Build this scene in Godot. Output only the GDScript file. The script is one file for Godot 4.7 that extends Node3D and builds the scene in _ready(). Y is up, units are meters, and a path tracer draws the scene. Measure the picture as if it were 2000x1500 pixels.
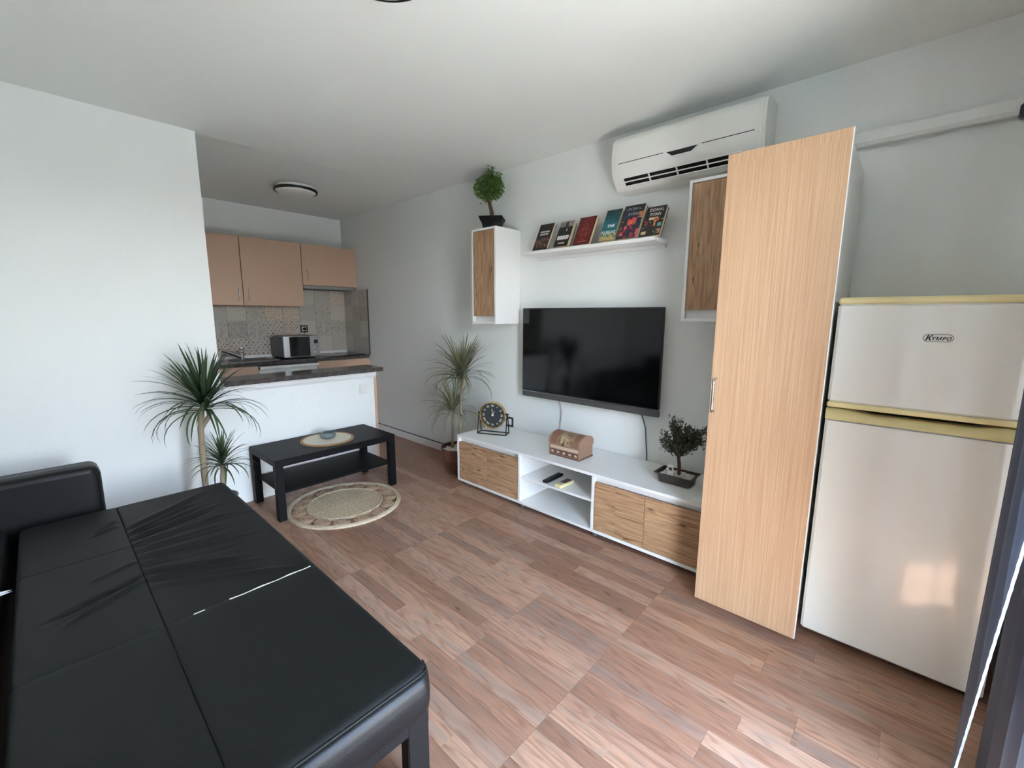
extends Node3D
# A small studio flat: living room with a TV wall, sofa bed and a kitchenette.
# x runs along the TV wall (kitchen at negative x, balcony door wall at x = 3.87), z away from the TV wall, y up.

const CEIL := 2.524
const WINDOW_X := 3.87

var mats := {}
var rng := RandomNumberGenerator.new()


# ---------------------------------------------------------------- geometry collector
class G:
	var v := PackedVector3Array()
	var n := PackedVector3Array()
	var u := PackedVector2Array()
	var i := PackedInt32Array()

	func vert(p: Vector3, nn: Vector3, t := Vector2.ZERO) -> int:
		v.append(p)
		n.append(nn)
		u.append(t)
		return v.size() - 1

	func tri(a: int, b: int, c: int) -> void:
		var f := (v[c] - v[a]).cross(v[b] - v[a])
		if f.dot(n[a] + n[b] + n[c]) < 0.0:
			i.append_array([a, c, b])
		else:
			i.append_array([a, b, c])

	static func flat_uv(p: Vector3, nn: Vector3) -> Vector2:
		var a := nn.abs()
		if a.y >= a.x and a.y >= a.z:
			return Vector2(p.x, p.z)
		if a.x >= a.z:
			return Vector2(p.z, -p.y)
		return Vector2(p.x, -p.y)

	func face(ps: Array, nn: Vector3) -> void:
		var k := []
		for p in ps:
			k.append(vert(p, nn, flat_uv(p, nn)))
		for j in range(1, ps.size() - 1):
			tri(k[0], k[j], k[j + 1])

	func box(c: Vector3, s: Vector3, b := 0.0015) -> void:
		var h := s * 0.5
		b = minf(b, minf(h.x, minf(h.y, h.z)) * 0.9)
		for ax in 3:
			var a1 := (ax + 1) % 3
			var a2 := (ax + 2) % 3
			for sg: float in [-1.0, 1.0]:
				var nn := Vector3.ZERO
				nn[ax] = sg
				var ps := []
				for q: Vector2 in [Vector2(-1, -1), Vector2(1, -1), Vector2(1, 1), Vector2(-1, 1)]:
					var p := Vector3.ZERO
					p[ax] = sg * h[ax]
					p[a1] = q.x * (h[a1] - b)
					p[a2] = q.y * (h[a2] - b)
					ps.append(c + p)
				face(ps, nn)
				# edges between +-ax and +-a1
				for s2: float in [-1.0, 1.0]:
					var e := Vector3.ZERO
					e[ax] = sg
					e[a1] = s2
					var p1 := Vector3.ZERO
					p1[ax] = sg * h[ax]
					p1[a1] = s2 * (h[a1] - b)
					p1[a2] = h[a2] - b
					var p2 := p1
					p2[ax] = sg * (h[ax] - b)
					p2[a1] = s2 * h[a1]
					var p3 := p2
					p3[a2] = -(h[a2] - b)
					var p4 := p1
					p4[a2] = -(h[a2] - b)
					face([c + p1, c + p2, c + p3, c + p4], e.normalized())
		for x: float in [-1.0, 1.0]:
			for y: float in [-1.0, 1.0]:
				for z: float in [-1.0, 1.0]:
					face([c + Vector3(x * h.x, y * (h.y - b), z * (h.z - b)), c + Vector3(x * (h.x - b), y * h.y, z * (h.z - b)), c + Vector3(x * (h.x - b), y * (h.y - b), z * h.z)], Vector3(x, y, z).normalized())

	# closed profile of (radius, height) pairs turned round the y axis at c
	func lathe(c: Vector3, prof: Array, seg := 32, sx := 1.0, sz := 1.0) -> void:
		for j in prof.size() - 1:
			var a: Vector2 = prof[j]
			var b: Vector2 = prof[j + 1]
			var d := b - a
			if d.length() < 1e-6:
				continue
			var pn := Vector2(d.y, -d.x).normalized()
			var base := v.size()
			for k in seg + 1:
				var t := TAU * k / seg
				var cs := cos(t)
				var sn := sin(t)
				var nn := Vector3(pn.x * cs, pn.y, pn.x * sn)
				vert(c + Vector3(a.x * cs * sx, a.y, a.x * sn * sz), nn, Vector2(float(k) / seg, a.y * 4.0))
				vert(c + Vector3(b.x * cs * sx, b.y, b.x * sn * sz), nn, Vector2(float(k) / seg, b.y * 4.0))
			for k in seg:
				var q := base + 2 * k
				if a.x > 1e-6:
					tri(q, q + 1, q + 2)
				if b.x > 1e-6:
					tri(q + 1, q + 3, q + 2)

	# round tube along points with a radius at each
	func tube(ps: Array, rs: Array, seg := 8, cap := true) -> void:
		var rows := []
		var side := Vector3.ZERO
		for k in ps.size():
			var t: Vector3 = (ps[mini(k + 1, ps.size() - 1)] - ps[maxi(k - 1, 0)]).normalized()
			if side == Vector3.ZERO:
				side = t.cross(Vector3.UP if absf(t.y) < 0.9 else Vector3.RIGHT).normalized()
			else:
				side = (side - t * side.dot(t)).normalized()
			var up := t.cross(side)
			var row := []
			var r: float = rs[mini(k, rs.size() - 1)]
			for j in seg + 1:
				var a := TAU * j / seg
				var nn := side * cos(a) + up * sin(a)
				row.append(vert(ps[k] + nn * r, nn, Vector2(float(j) / seg, k * 0.2)))
			rows.append(row)
		for k in ps.size() - 1:
			for j in seg:
				tri(rows[k][j], rows[k + 1][j], rows[k + 1][j + 1])
				tri(rows[k][j], rows[k + 1][j + 1], rows[k][j + 1])
		if cap:
			for e in 2:
				var k := 0 if e == 0 else ps.size() - 1
				var nn: Vector3 = (ps[0] - ps[1]).normalized() if e == 0 else (ps[k] - ps[k - 1]).normalized()
				var poly := []
				for j in seg:
					poly.append(v[rows[k][j]])
				face(poly, nn)

	# square bar between two points
	func bar(a: Vector3, b: Vector3, w: float, h: float) -> void:
		var t := (b - a).normalized()
		var side := t.cross(Vector3.UP if absf(t.y) < 0.9 else Vector3.RIGHT).normalized() * w * 0.5
		var up := t.cross(side).normalized() * h * 0.5
		var q := [side + up, -side + up, -side - up, side - up]
		for j in 4:
			var k := (j + 1) % 4
			face([a + q[j], a + q[k], b + q[k], b + q[j]], (q[j] + q[k]).normalized())
		face([a + q[0], a + q[1], a + q[2], a + q[3]], -t)
		face([b + q[0], b + q[1], b + q[2], b + q[3]], t)

	# profile (list of Vector2, closed) extruded along x from x0 to x1; px = z, py = y
	func extrude_x(prof: Array, x0: float, x1: float, smooth := false) -> void:
		var cen := Vector2.ZERO
		for p in prof:
			cen += p / prof.size()
		var m := prof.size()
		var en := []
		for j in m:
			var d: Vector2 = prof[(j + 1) % m] - prof[j]
			var pn := Vector2(d.y, -d.x).normalized()
			var mid: Vector2 = (prof[j] + prof[(j + 1) % m]) * 0.5
			if pn.dot(mid - cen) < 0:
				pn = -pn
			en.append(pn)
		for j in m:
			var k := (j + 1) % m
			var na: Vector2 = en[j]
			var nb: Vector2 = en[j]
			if smooth:
				var pa: Vector2 = en[(j + m - 1) % m]
				var pb: Vector2 = en[k]
				if pa.dot(en[j]) > 0.6:
					na = (pa + en[j]).normalized()
				if pb.dot(en[j]) > 0.6:
					nb = (pb + en[j]).normalized()
			var a := vert(Vector3(x0, prof[j].y, prof[j].x), Vector3(0, na.y, na.x), Vector2(x0, prof[j].y))
			var b := vert(Vector3(x1, prof[j].y, prof[j].x), Vector3(0, na.y, na.x), Vector2(x1, prof[j].y))
			var c := vert(Vector3(x1, prof[k].y, prof[k].x), Vector3(0, nb.y, nb.x), Vector2(x1, prof[k].y))
			var d2 := vert(Vector3(x0, prof[k].y, prof[k].x), Vector3(0, nb.y, nb.x), Vector2(x0, prof[k].y))
			tri(a, b, c)
			tri(a, c, d2)
		for e in 2:
			var pts := PackedVector2Array(prof)
			var idx := Geometry2D.triangulate_polygon(pts)
			var base := v.size()
			for p in prof:
				vert(Vector3(x0 if e == 0 else x1, p.y, p.x), Vector3(-1 if e == 0 else 1, 0, 0), Vector2(p.x, -p.y))
			for j in range(0, idx.size(), 3):
				tri(base + idx[j], base + idx[j + 1], base + idx[j + 2])

	# smooth sheet from a function of (s, t) in 0..1
	func sheet(f: Callable, ns: int, nt: int, uvs := Vector2.ONE, want := Vector3.UP) -> void:
		var base := v.size()
		for a in ns + 1:
			for b in nt + 1:
				vert(f.call(float(a) / ns, float(b) / nt), Vector3.ZERO, Vector2(float(a) / ns, float(b) / nt) * uvs)
		for a in ns:
			for b in nt:
				var q := base + a * (nt + 1) + b
				for t in [[q, q + 1, q + nt + 2], [q, q + nt + 2, q + nt + 1]]:
					var fn: Vector3 = (v[t[2]] - v[t[0]]).cross(v[t[1]] - v[t[0]])
					for k in 3:
						n[t[k]] += fn
		var flip := 0.0
		for k in range(base, v.size()):
			n[k] = n[k].normalized()
			flip += n[k].dot(want)
		if flip < 0.0:
			for k in range(base, v.size()):
				n[k] = -n[k]
		for a in ns:
			for b in nt:
				var q := base + a * (nt + 1) + b
				tri(q, q + 1, q + nt + 2)
				tri(q, q + nt + 2, q + nt + 1)

	func ball(c: Vector3, r: Vector3, seg := 6, rings := 4) -> void:
		var base := v.size()
		for a in rings + 1:
			var ph := PI * a / rings
			for b in seg + 1:
				var th := TAU * b / seg
				var d := Vector3(sin(ph) * cos(th), cos(ph), sin(ph) * sin(th))
				vert(c + d * r, (d / r).normalized(), Vector2(float(b) / seg, float(a) / rings))
		for a in rings:
			for b in seg:
				var q := base + a * (seg + 1) + b
				tri(q, q + 1, q + seg + 2)
				tri(q, q + seg + 2, q + seg + 1)

	func mesh() -> ArrayMesh:
		var arr := []
		arr.resize(Mesh.ARRAY_MAX)
		arr[Mesh.ARRAY_VERTEX] = v
		arr[Mesh.ARRAY_NORMAL] = n
		arr[Mesh.ARRAY_TEX_UV] = u
		arr[Mesh.ARRAY_INDEX] = i
		var m := ArrayMesh.new()
		m.add_surface_from_arrays(Mesh.PRIMITIVE_TRIANGLES, arr)
		return m


# ---------------------------------------------------------------- scene helpers
func tag(o: Node, label := "", category := "", group := "", kind := "") -> Node:
	if label != "":
		o.set_meta("label", label)
	if category != "":
		o.set_meta("category", category)
	if group != "":
		o.set_meta("group", group)
	if kind != "":
		o.set_meta("kind", kind)
	return o


func put(called: String, m: Mesh, mat: Material, parent: Node = self) -> MeshInstance3D:
	var o := MeshInstance3D.new()
	o.name = called
	o.mesh = m
	o.material_override = mat
	parent.add_child(o, true)
	return o


func part(called: String, g: G, mat: Material, parent: Node = self) -> MeshInstance3D:
	return put(called, g.mesh(), mat, parent)


func bpart(called: String, c: Vector3, s: Vector3, mat: Material, parent: Node = self, b := 0.0015) -> MeshInstance3D:
	var g := G.new()
	g.box(c, s, b)
	return part(called, g, mat, parent)


# box from its low to its high corner
func span(called: String, a: Vector3, b: Vector3, mat: Material, parent: Node = self, bev := 0.0015) -> MeshInstance3D:
	return bpart(called, (a + b) * 0.5, (b - a).abs(), mat, parent, bev)


func thing(called: String, label: String, category: String, at := Vector3.ZERO, turn := 0.0, group := "") -> Node3D:
	var o := Node3D.new()
	o.name = called
	add_child(o, true)
	o.position = at
	o.rotation.y = turn
	tag(o, label, category, group)
	return o


func structure(called: String, a: Vector3, b: Vector3, mat: Material, parent: Node = self) -> MeshInstance3D:
	var o := span(called, a, b, mat, parent, 0.0)
	if parent == self:
		tag(o, "", "", "", "structure")
	return o


func lettering(called: String, text: String, size: float, depth: float, mat: Material, parent: Node, at: Vector3, basis_ := Basis.IDENTITY, serif := false, weight := 700) -> MeshInstance3D:
	var f := SystemFont.new()
	f.font_names = PackedStringArray(["Droid Serif" if serif else "Droid Sans"])
	f.font_weight = weight
	var t := TextMesh.new()
	t.font = f
	t.text = text
	t.font_size = 64
	t.pixel_size = size / 46.0
	t.depth = depth
	var o := put(called, t, mat, parent)
	o.transform = Transform3D(basis_, at)
	return o


# ---------------------------------------------------------------- materials
func sm(key: String, col: Color, rough := 0.5, metal := 0.0) -> StandardMaterial3D:
	var m := StandardMaterial3D.new()
	m.resource_name = key
	m.albedo_color = col
	m.roughness = rough
	m.metallic = metal
	mats[key] = m
	return m


func rgb(r: float, g: float, b: float) -> Color:
	return Color(r / 255.0, g / 255.0, b / 255.0)


func noise(sd: int, freq: float, oct := 3) -> FastNoiseLite:
	var f := FastNoiseLite.new()
	f.seed = sd
	f.noise_type = FastNoiseLite.TYPE_SIMPLEX_SMOOTH
	f.frequency = freq
	f.fractal_octaves = oct
	return f


func relief(m: StandardMaterial3D, sd: int, freq: float, size: int, bump: float, tri_scale: float, oct := 3) -> void:
	var t := NoiseTexture2D.new()
	t.width = size
	t.height = size
	t.seamless = true
	t.as_normal_map = true
	t.bump_strength = bump
	t.noise = noise(sd, freq, oct)
	m.normal_enabled = true
	m.normal_texture = t
	m.uv1_triplanar = true
	m.uv1_world_triplanar = true
	m.uv1_scale = Vector3.ONE * tri_scale


# grain along the picture's width
func wood_image(w: int, h: int, sd: int, light: Color, dark: Color, ring: float, streak: float, knots: int, grey := Color(0, 0, 0, 0), broad := 0.42) -> Image:
	var im := Image.create(w, h, false, Image.FORMAT_RGB8)
	var warp := noise(sd, 1.0, 3)
	var fine := noise(sd + 1, 1.0, 2)
	var patch := noise(sd + 2, 1.0, 2)
	var r := RandomNumberGenerator.new()
	r.seed = sd
	var ks := []
	for k in knots:
		ks.append([r.randf() * w, r.randf() * h, r.randf_range(0.5, 1.0)])
	for y in h:
		for x in w:
			var yy := float(y)
			var kd := 0.0
			for k in ks:
				var dx: float = (x - k[0]) / (26.0 * k[2])
				var dy: float = (y - k[1]) / (7.0 * k[2])
				var q := dx * dx + dy * dy
				if q < 12.0:
					yy += 9.0 * exp(-q * 0.35) * (1.0 if dy > 0 else -1.0)
					kd = maxf(kd, exp(-q * 3.5))
			var wv := warp.get_noise_2d(x * 0.0022, yy * 0.011)
			var rings := 0.5 + 0.5 * sin((yy / h * 9.0 + wv * 6.0) * ring)
			rings = pow(rings, 3.0)
			var st := fine.get_noise_2d(x * 0.01, yy * 0.28)
			var st2 := fine.get_noise_2d(x * 0.004 + 91.0, yy * 0.12)
			var t := clampf(0.42 * rings * (0.6 + st2 * broad * 2.4) + 0.33 + streak * st + broad * st2, 0.0, 1.0)
			var c := light.lerp(dark, t)
			if grey.a > 0.0:
				c = c.lerp(grey, clampf(patch.get_noise_2d(x * 0.006, y * 0.03) * 1.5, 0.0, 1.0) * grey.a)
			c = c.lerp(dark.darkened(0.55), kd * 0.85)
			im.set_pixel(x, y, c)
	return im


func tex(im: Image) -> ImageTexture:
	im.generate_mipmaps()
	return ImageTexture.create_from_image(im)


func make_materials() -> void:
	var w := sm("wall_paint", rgb(239, 242, 239), 0.85)
	relief(w, 3, 0.02, 512, 0.45, 0.8, 4)
	var cw := sm("ceiling_paint", rgb(239, 242, 237), 0.9)
	relief(cw, 4, 0.012, 512, 0.9, 0.4, 4)
	sm("white_trim", rgb(238, 238, 236), 0.4)
	sm("white_melamine", rgb(240, 240, 237), 0.35)
	sm("white_plastic", rgb(238, 238, 232), 0.35)
	sm("screen", rgb(9, 10, 11), 0.09)
	sm("black_plastic", rgb(22, 22, 24), 0.4)
	sm("dark_gap", rgb(12, 12, 12), 0.9)
	sm("tv_grey", rgb(88, 88, 88), 0.4, 0.3)
	sm("silver", rgb(200, 202, 205), 0.25, 1.0)
	sm("steel", rgb(170, 172, 174), 0.3, 1.0)
	sm("chrome", rgb(215, 216, 218), 0.1, 1.0)
	sm("gold", rgb(222, 198, 146), 0.25, 1.0)
	sm("black_metal", rgb(28, 27, 26), 0.45, 0.3)
	sm("beige_door", rgb(208, 173, 147), 0.45)
	sm("black_wood", rgb(19, 19, 21), 0.5)
	var fr := sm("fridge_enamel", rgb(238, 238, 231), 0.11)
	var ft := NoiseTexture2D.new()
	ft.width = 256
	ft.height = 256
	ft.seamless = true
	ft.as_normal_map = true
	ft.bump_strength = 0.35
	ft.noise = noise(8, 0.03, 2)
	fr.normal_enabled = true
	fr.normal_texture = ft
	fr.normal_scale = 0.25
	fr.uv1_scale = Vector3.ONE * 2.5
	sm("cream_plastic", rgb(238, 224, 170), 0.35)
	sm("cream_dull", rgb(226, 208, 150), 0.4)
	var co := sm("counter", rgb(66, 60, 58), 0.14)
	var ci := Image.create(256, 256, false, Image.FORMAT_RGB8)
	var cn := noise(12, 0.25, 3)
	var cn2 := noise(13, 0.03, 3)
	for y in 256:
		for x in 256:
			var k := clampf(0.5 + cn.get_noise_2d(x, y) * 0.7 + cn2.get_noise_2d(x, y) * 0.5, 0, 1)
			ci.set_pixel(x, y, rgb(54, 50, 49).lerp(rgb(98, 92, 89), k))
	co.albedo_color = Color.WHITE
	co.albedo_texture = tex(ci)
	co.uv1_scale = Vector3.ONE * 3.0
	# leather
	var le := sm("leather", rgb(18, 20, 20), 0.55)
	le.metallic_specular = 0.38
	relief(le, 21, 0.09, 512, 2.2, 7.0, 3)
	le.normal_scale = 0.55
	var le2 := sm("leather_side", rgb(22, 22, 24), 0.42)
	le2.metallic_specular = 0.36
	relief(le2, 22, 0.05, 512, 1.5, 5.0, 3)
	le2.normal_scale = 0.5
	sm("lining", rgb(214, 206, 190), 0.95)
	sm("cloth_white", rgb(235, 238, 242), 0.9)
	# woods
	var oak := wood_image(640, 256, 31, rgb(198, 162, 126), rgb(146, 108, 77), 1.3, 0.4, 14)
	var mo := sm("oak_across", Color.WHITE, 0.5)
	mo.albedo_texture = tex(oak)
	mo.uv1_scale = Vector3(1.0, 2.4, 1)
	for k in 4:
		var d: StandardMaterial3D = mo.duplicate()
		d.uv1_offset = Vector3(0.23 * k + 0.1, 0.37 * k, 0)
		mats["oak_across_%d" % k] = d
	var oak2 := wood_image(640, 256, 37, rgb(194, 159, 124), rgb(146, 110, 80), 1.6, 0.4, 9)
	oak2.rotate_90(CLOCKWISE)
	var mv := sm("oak_upright", Color.WHITE, 0.5)
	mv.albedo_texture = tex(oak2)
	mv.uv1_scale = Vector3(2.6, 1.0, 1)
	var ven := Image.create(512, 256, false, Image.FORMAT_RGB8)
	var vn := noise(41, 1.0, 3)
	for y in 256:
		for x in 512:
			var a := vn.get_noise_2d(x * 0.32, y * 0.012) + 0.6 * vn.get_noise_2d(x * 0.09 + 50.0, y * 0.008)
			ven.set_pixel(x, y, rgb(208, 174, 141).lerp(rgb(182, 143, 109), clampf(0.5 + a * 0.9, 0, 1)))
	var mve := sm("veneer", Color.WHITE, 0.42)
	mve.albedo_texture = tex(ven)
	mve.uv1_scale = Vector3(3.4, 0.5, 1)
	# floor laminate, a few tones of the same print
	var fl := wood_image(1024, 512, 51, rgb(224, 202, 186), rgb(142, 112, 97), 2.2, 0.13, 5, Color(0.7, 0.66, 0.63, 0.9), 0.15)
	var ftx := tex(fl)
	var tones := [rgb(255, 250, 246), rgb(236, 222, 214), rgb(222, 204, 194), rgb(246, 238, 230), rgb(214, 198, 189), rgb(232, 226, 222), rgb(250, 238, 228), rgb(216, 208, 206), rgb(228, 210, 198), rgb(240, 230, 224), rgb(208, 190, 180), rgb(255, 246, 236)]
	for k in tones.size():
		var m := sm("laminate_%d" % k, tones[k] * Color(0.93, 0.865, 0.82), 0.42)
		m.albedo_texture = ftx
		m.uv1_scale = Vector3(0.62, 1.5, 1)
		m.uv1_offset = Vector3(0.17 * k, 0.083 * k, 0)
	# woven jute
	for q in [["jute_pale", rgb(236, 218, 188), rgb(180, 156, 122)], ["jute_brown", rgb(204, 175, 148), rgb(158, 128, 102)], ["jute_border", rgb(230, 216, 190), rgb(182, 162, 130)]]:
		var ji := Image.create(256, 256, false, Image.FORMAT_RGB8)
		var jn := noise(61, 0.5, 2)
		for y in 256:
			for x in 256:
				ji.set_pixel(x, y, (q[1] as Color).lerp(q[2], clampf(0.5 + jn.get_noise_2d(x * 0.06, y * 0.22) * 1.1, 0, 1)))
		var m := sm(q[0], Color.WHITE, 0.95)
		m.albedo_texture = tex(ji)
		relief(m, 62, 0.1, 256, 1.2 if q[0] == "jute_brown" else 3.0, 5.0, 2)
	relief(sm("mat_pale", rgb(232, 224, 206), 0.9), 66, 0.12, 256, 3.0, 6.0, 2)
	sm("mat_edge", rgb(164, 128, 90), 0.9)
	sm("bowl_glaze", rgb(104, 116, 114), 0.3)
	# plants
	for q in [["leaf_dark", rgb(46, 66, 40)], ["leaf_dark2", rgb(60, 82, 48)], ["leaf_grey", rgb(126, 128, 96)], ["leaf_grey2", rgb(104, 108, 80)], ["leaf_fresh", rgb(72, 110, 30)], ["leaf_olive", rgb(66, 72, 54)]]:
		var m := sm(q[0], q[1], 0.5)
		m.backlight_enabled = true
		m.backlight = (q[1] as Color).darkened(0.45)
	sm("stem", rgb(152, 138, 116), 0.85)
	sm("stem_dark", rgb(96, 76, 62), 0.9)
	sm("pebble", rgb(224, 221, 212), 0.8)
	sm("soil", rgb(52, 42, 34), 1.0)
	sm("pot_brown", rgb(94, 60, 50), 0.3)
	sm("pot_black", rgb(14, 14, 16), 0.45)
	sm("pot_tray", rgb(74, 66, 62), 0.5)
	sm("paper", rgb(232, 229, 222), 0.8)
	sm("page", rgb(222, 205, 168), 0.9)
	sm("ink_white", rgb(242, 240, 236), 0.6)
	sm("ink_dark", rgb(18, 18, 34), 0.5)
	var cu := sm("curtain", rgb(80, 87, 100), 0.9)
	cu.backlight_enabled = true
	cu.backlight = rgb(30, 34, 42)
	var hem := sm("sunlit_hem", rgb(214, 232, 244), 0.8)  # pale blue puts the sunlight on the curtain edge into the colour
	hem.backlight_enabled = true
	hem.backlight = rgb(200, 222, 240)
	sm("lamp_glass", rgb(240, 240, 236), 0.4)
	sm("concrete", rgb(206, 204, 198), 0.9)
	sm("street", rgb(96, 96, 90), 0.9)
	sm("grout", rgb(196, 190, 182), 0.9)
	sm("microwave_window", rgb(26, 28, 28), 0.12)


# ---------------------------------------------------------------- setting
func build_room() -> void:
	var wp: Material = mats.wall_paint
	# TV wall, runs on into the kitchenette
	structure("wall_right", Vector3(-2.0, -0.1, -0.15), Vector3(4.05, CEIL, 0.0), wp)
	structure("wall_back", Vector3(-2.0, -0.1, 0.0), Vector3(-1.852, CEIL, 4.2), wp)
	# partition: full height part, and the low part under the breakfast bar
	structure("wall_left", Vector3(-0.13, 0.0, 1.859), Vector3(0.0, CEIL, 4.05), wp)
	var low := structure("wall_partition", Vector3(-0.13, 0.0, 0.697), Vector3(0.0, 0.884, 1.859), wp)
	var mould := G.new()
	var mp := []
	for q in [[0.0, 0.828], [0.006, 0.828], [0.012, 0.84], [0.018, 0.846], [0.02, 0.868], [0.026, 0.872], [0.026, 0.884], [0.0, 0.884]]:
		mp.append(Vector2(q[0], q[1]))
	mould.extrude_x(mp, 0.0, 1.18)
	var mo := part("moulding", mould, mats.white_trim, low)
	mo.transform = Transform3D(Basis(Vector3(0, 0, -1), Vector3.UP, Vector3(1, 0, 0)), Vector3(0, 0, 1.862))
	span("end_board", Vector3(-0.135, 0.0, 0.672), Vector3(0.003, 0.828, 0.697), mats.beige_door, low)
	structure("wall_kitchen_side", Vector3(-1.852, 0.0, 1.9), Vector3(-0.13, CEIL, 2.0), wp)
	structure("wall_rear", Vector3(-0.13, -0.1, 4.05), Vector3(4.05, CEIL, 4.2), wp)
	# window wall with the open balcony door
	var z0 := 1.26
	var z1 := 2.1
	structure("wall_window", Vector3(WINDOW_X, -0.1, 0.0), Vector3(4.05, CEIL, z0), wp)
	structure("wall_window_side", Vector3(WINDOW_X, -0.1, z1), Vector3(4.05, CEIL, 4.05), wp)
	structure("wall_lintel", Vector3(WINDOW_X, 2.2, z0), Vector3(4.05, CEIL, z1), wp)
	var fx := 3.99
	var d1 := Node3D.new()
	d1.name = "door_1"
	add_child(d1, true)
	tag(d1, "", "", "", "structure")
	span("frame", Vector3(fx - 0.03, -0.02, z0), Vector3(fx + 0.03, 2.2, z0 + 0.04), mats.white_plastic, d1)
	span("frame", Vector3(fx - 0.03, -0.02, z1 - 0.04), Vector3(fx + 0.03, 2.2, z1), mats.white_plastic, d1)
	span("frame", Vector3(fx - 0.03, 2.16, z0), Vector3(fx + 0.03, 2.2, z1), mats.white_plastic, d1)
	var ce := structure("ceiling", Vector3(-2.0, CEIL, -0.15), Vector3(4.05, CEIL + 0.16, 4.2), mats.ceiling_paint)
	var rg := G.new()
	var ridge := func(a: float, t: float) -> Vector3:
		var x := lerpf(-0.16, 0.1, a)
		var q := (x + 0.03) / 0.045
		return Vector3(x + 0.25 * t * 0.05, CEIL - 0.0055 * exp(-q * q) + 0.0004, lerpf(0.0, 1.86, t))
	rg.sheet(ridge, 24, 12, Vector2.ONE, Vector3.DOWN)
	part("plaster_ridge", rg, mats.ceiling_paint, ce)
	# balcony outside
	structure("balcony_floor", Vector3(4.05, -0.2, -1.0), Vector3(5.4, -0.02, 5.2), mats.concrete)
	structure("balcony_ceiling", Vector3(4.05, 2.56, -1.0), Vector3(4.62, 2.72, 5.2), mats.concrete)
	structure("ground", Vector3(4.2, -6.4, -40.0), Vector3(70.0, -6.2, 45.0), mats.street)
	# skirting along the TV wall with a dark strip painted for the shadow gap above it
	structure("baseboard_right", Vector3(-1.2, 0.0, 0.0), Vector3(3.86, 0.072, 0.014), mats.white_trim)
	structure("shadow_gap_1", Vector3(-1.2, 0.072, 0.0), Vector3(3.86, 0.079, 0.004), mats.dark_gap)
	# boxed pipe on the TV wall
	var pb := structure("trim_2", Vector3(2.9, 2.145, 0.0), Vector3(3.87, 2.215, 0.05), wp)
	pb.mesh = null
	var pg := G.new()
	pg.box(Vector3(3.385, 2.18, 0.025), Vector3(0.97, 0.068, 0.05), 0.014)
	pb.mesh = pg.mesh()


func build_floor() -> void:
	var fl := structure("floor", Vector3(-2.0, -0.12, -0.15), Vector3(4.05, -0.009, 4.2), mats.dark_gap)
	var lens := [0.43, 0.5, 0.645, 0.79, 0.86]
	var meshes := {}
	for l in lens:
		var g := G.new()
		g.box(Vector3(0, -0.0045, 0), Vector3(l - 0.0006, 0.009, 0.0644), 0.0004)
		meshes[l] = g.mesh()
	var rest := G.new()
	var r := RandomNumberGenerator.new()
	r.seed = 5
	var orders := [[0, 4], [4, 0], [1, 3], [3, 1], [2, 2], [0, 0, 0]]
	var last := -1
	for row in 63:
		var z := 0.0325 + row * 0.065
		for board in 5:
			var x: float = 2.70 - 1.29 * 4 + 1.29 * board
			var od: Array = orders[(row * 5 + board * 2 + r.randi() % 2) % 6]
			for k in od:
				var l: float = lens[k]
				var cx := x + l * 0.5
				x += l
				if cx - l * 0.5 > 3.87:
					continue
				var seen := z > 0.42 and cx > -0.25 and (z < 2.03 or (cx > 2.62 and z < 2.35))
				if cx > 2.8 and z < 0.66 and cx < 3.9:
					seen = false
				var tone := r.randi() % 12
				if tone == last:
					tone = (tone + 5) % 12
				last = tone
				if seen:
					var o := put("plank", meshes[l], mats["laminate_%d" % tone], fl)
					o.position = Vector3(cx, 0, z)
				else:
					rest.box(Vector3(cx, -0.0045, z), Vector3(l - 0.0006, 0.009, 0.0644), 0.0004)
	tag(part("planking", rest, mats.laminate_2, fl), "", "", "", "stuff")


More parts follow.
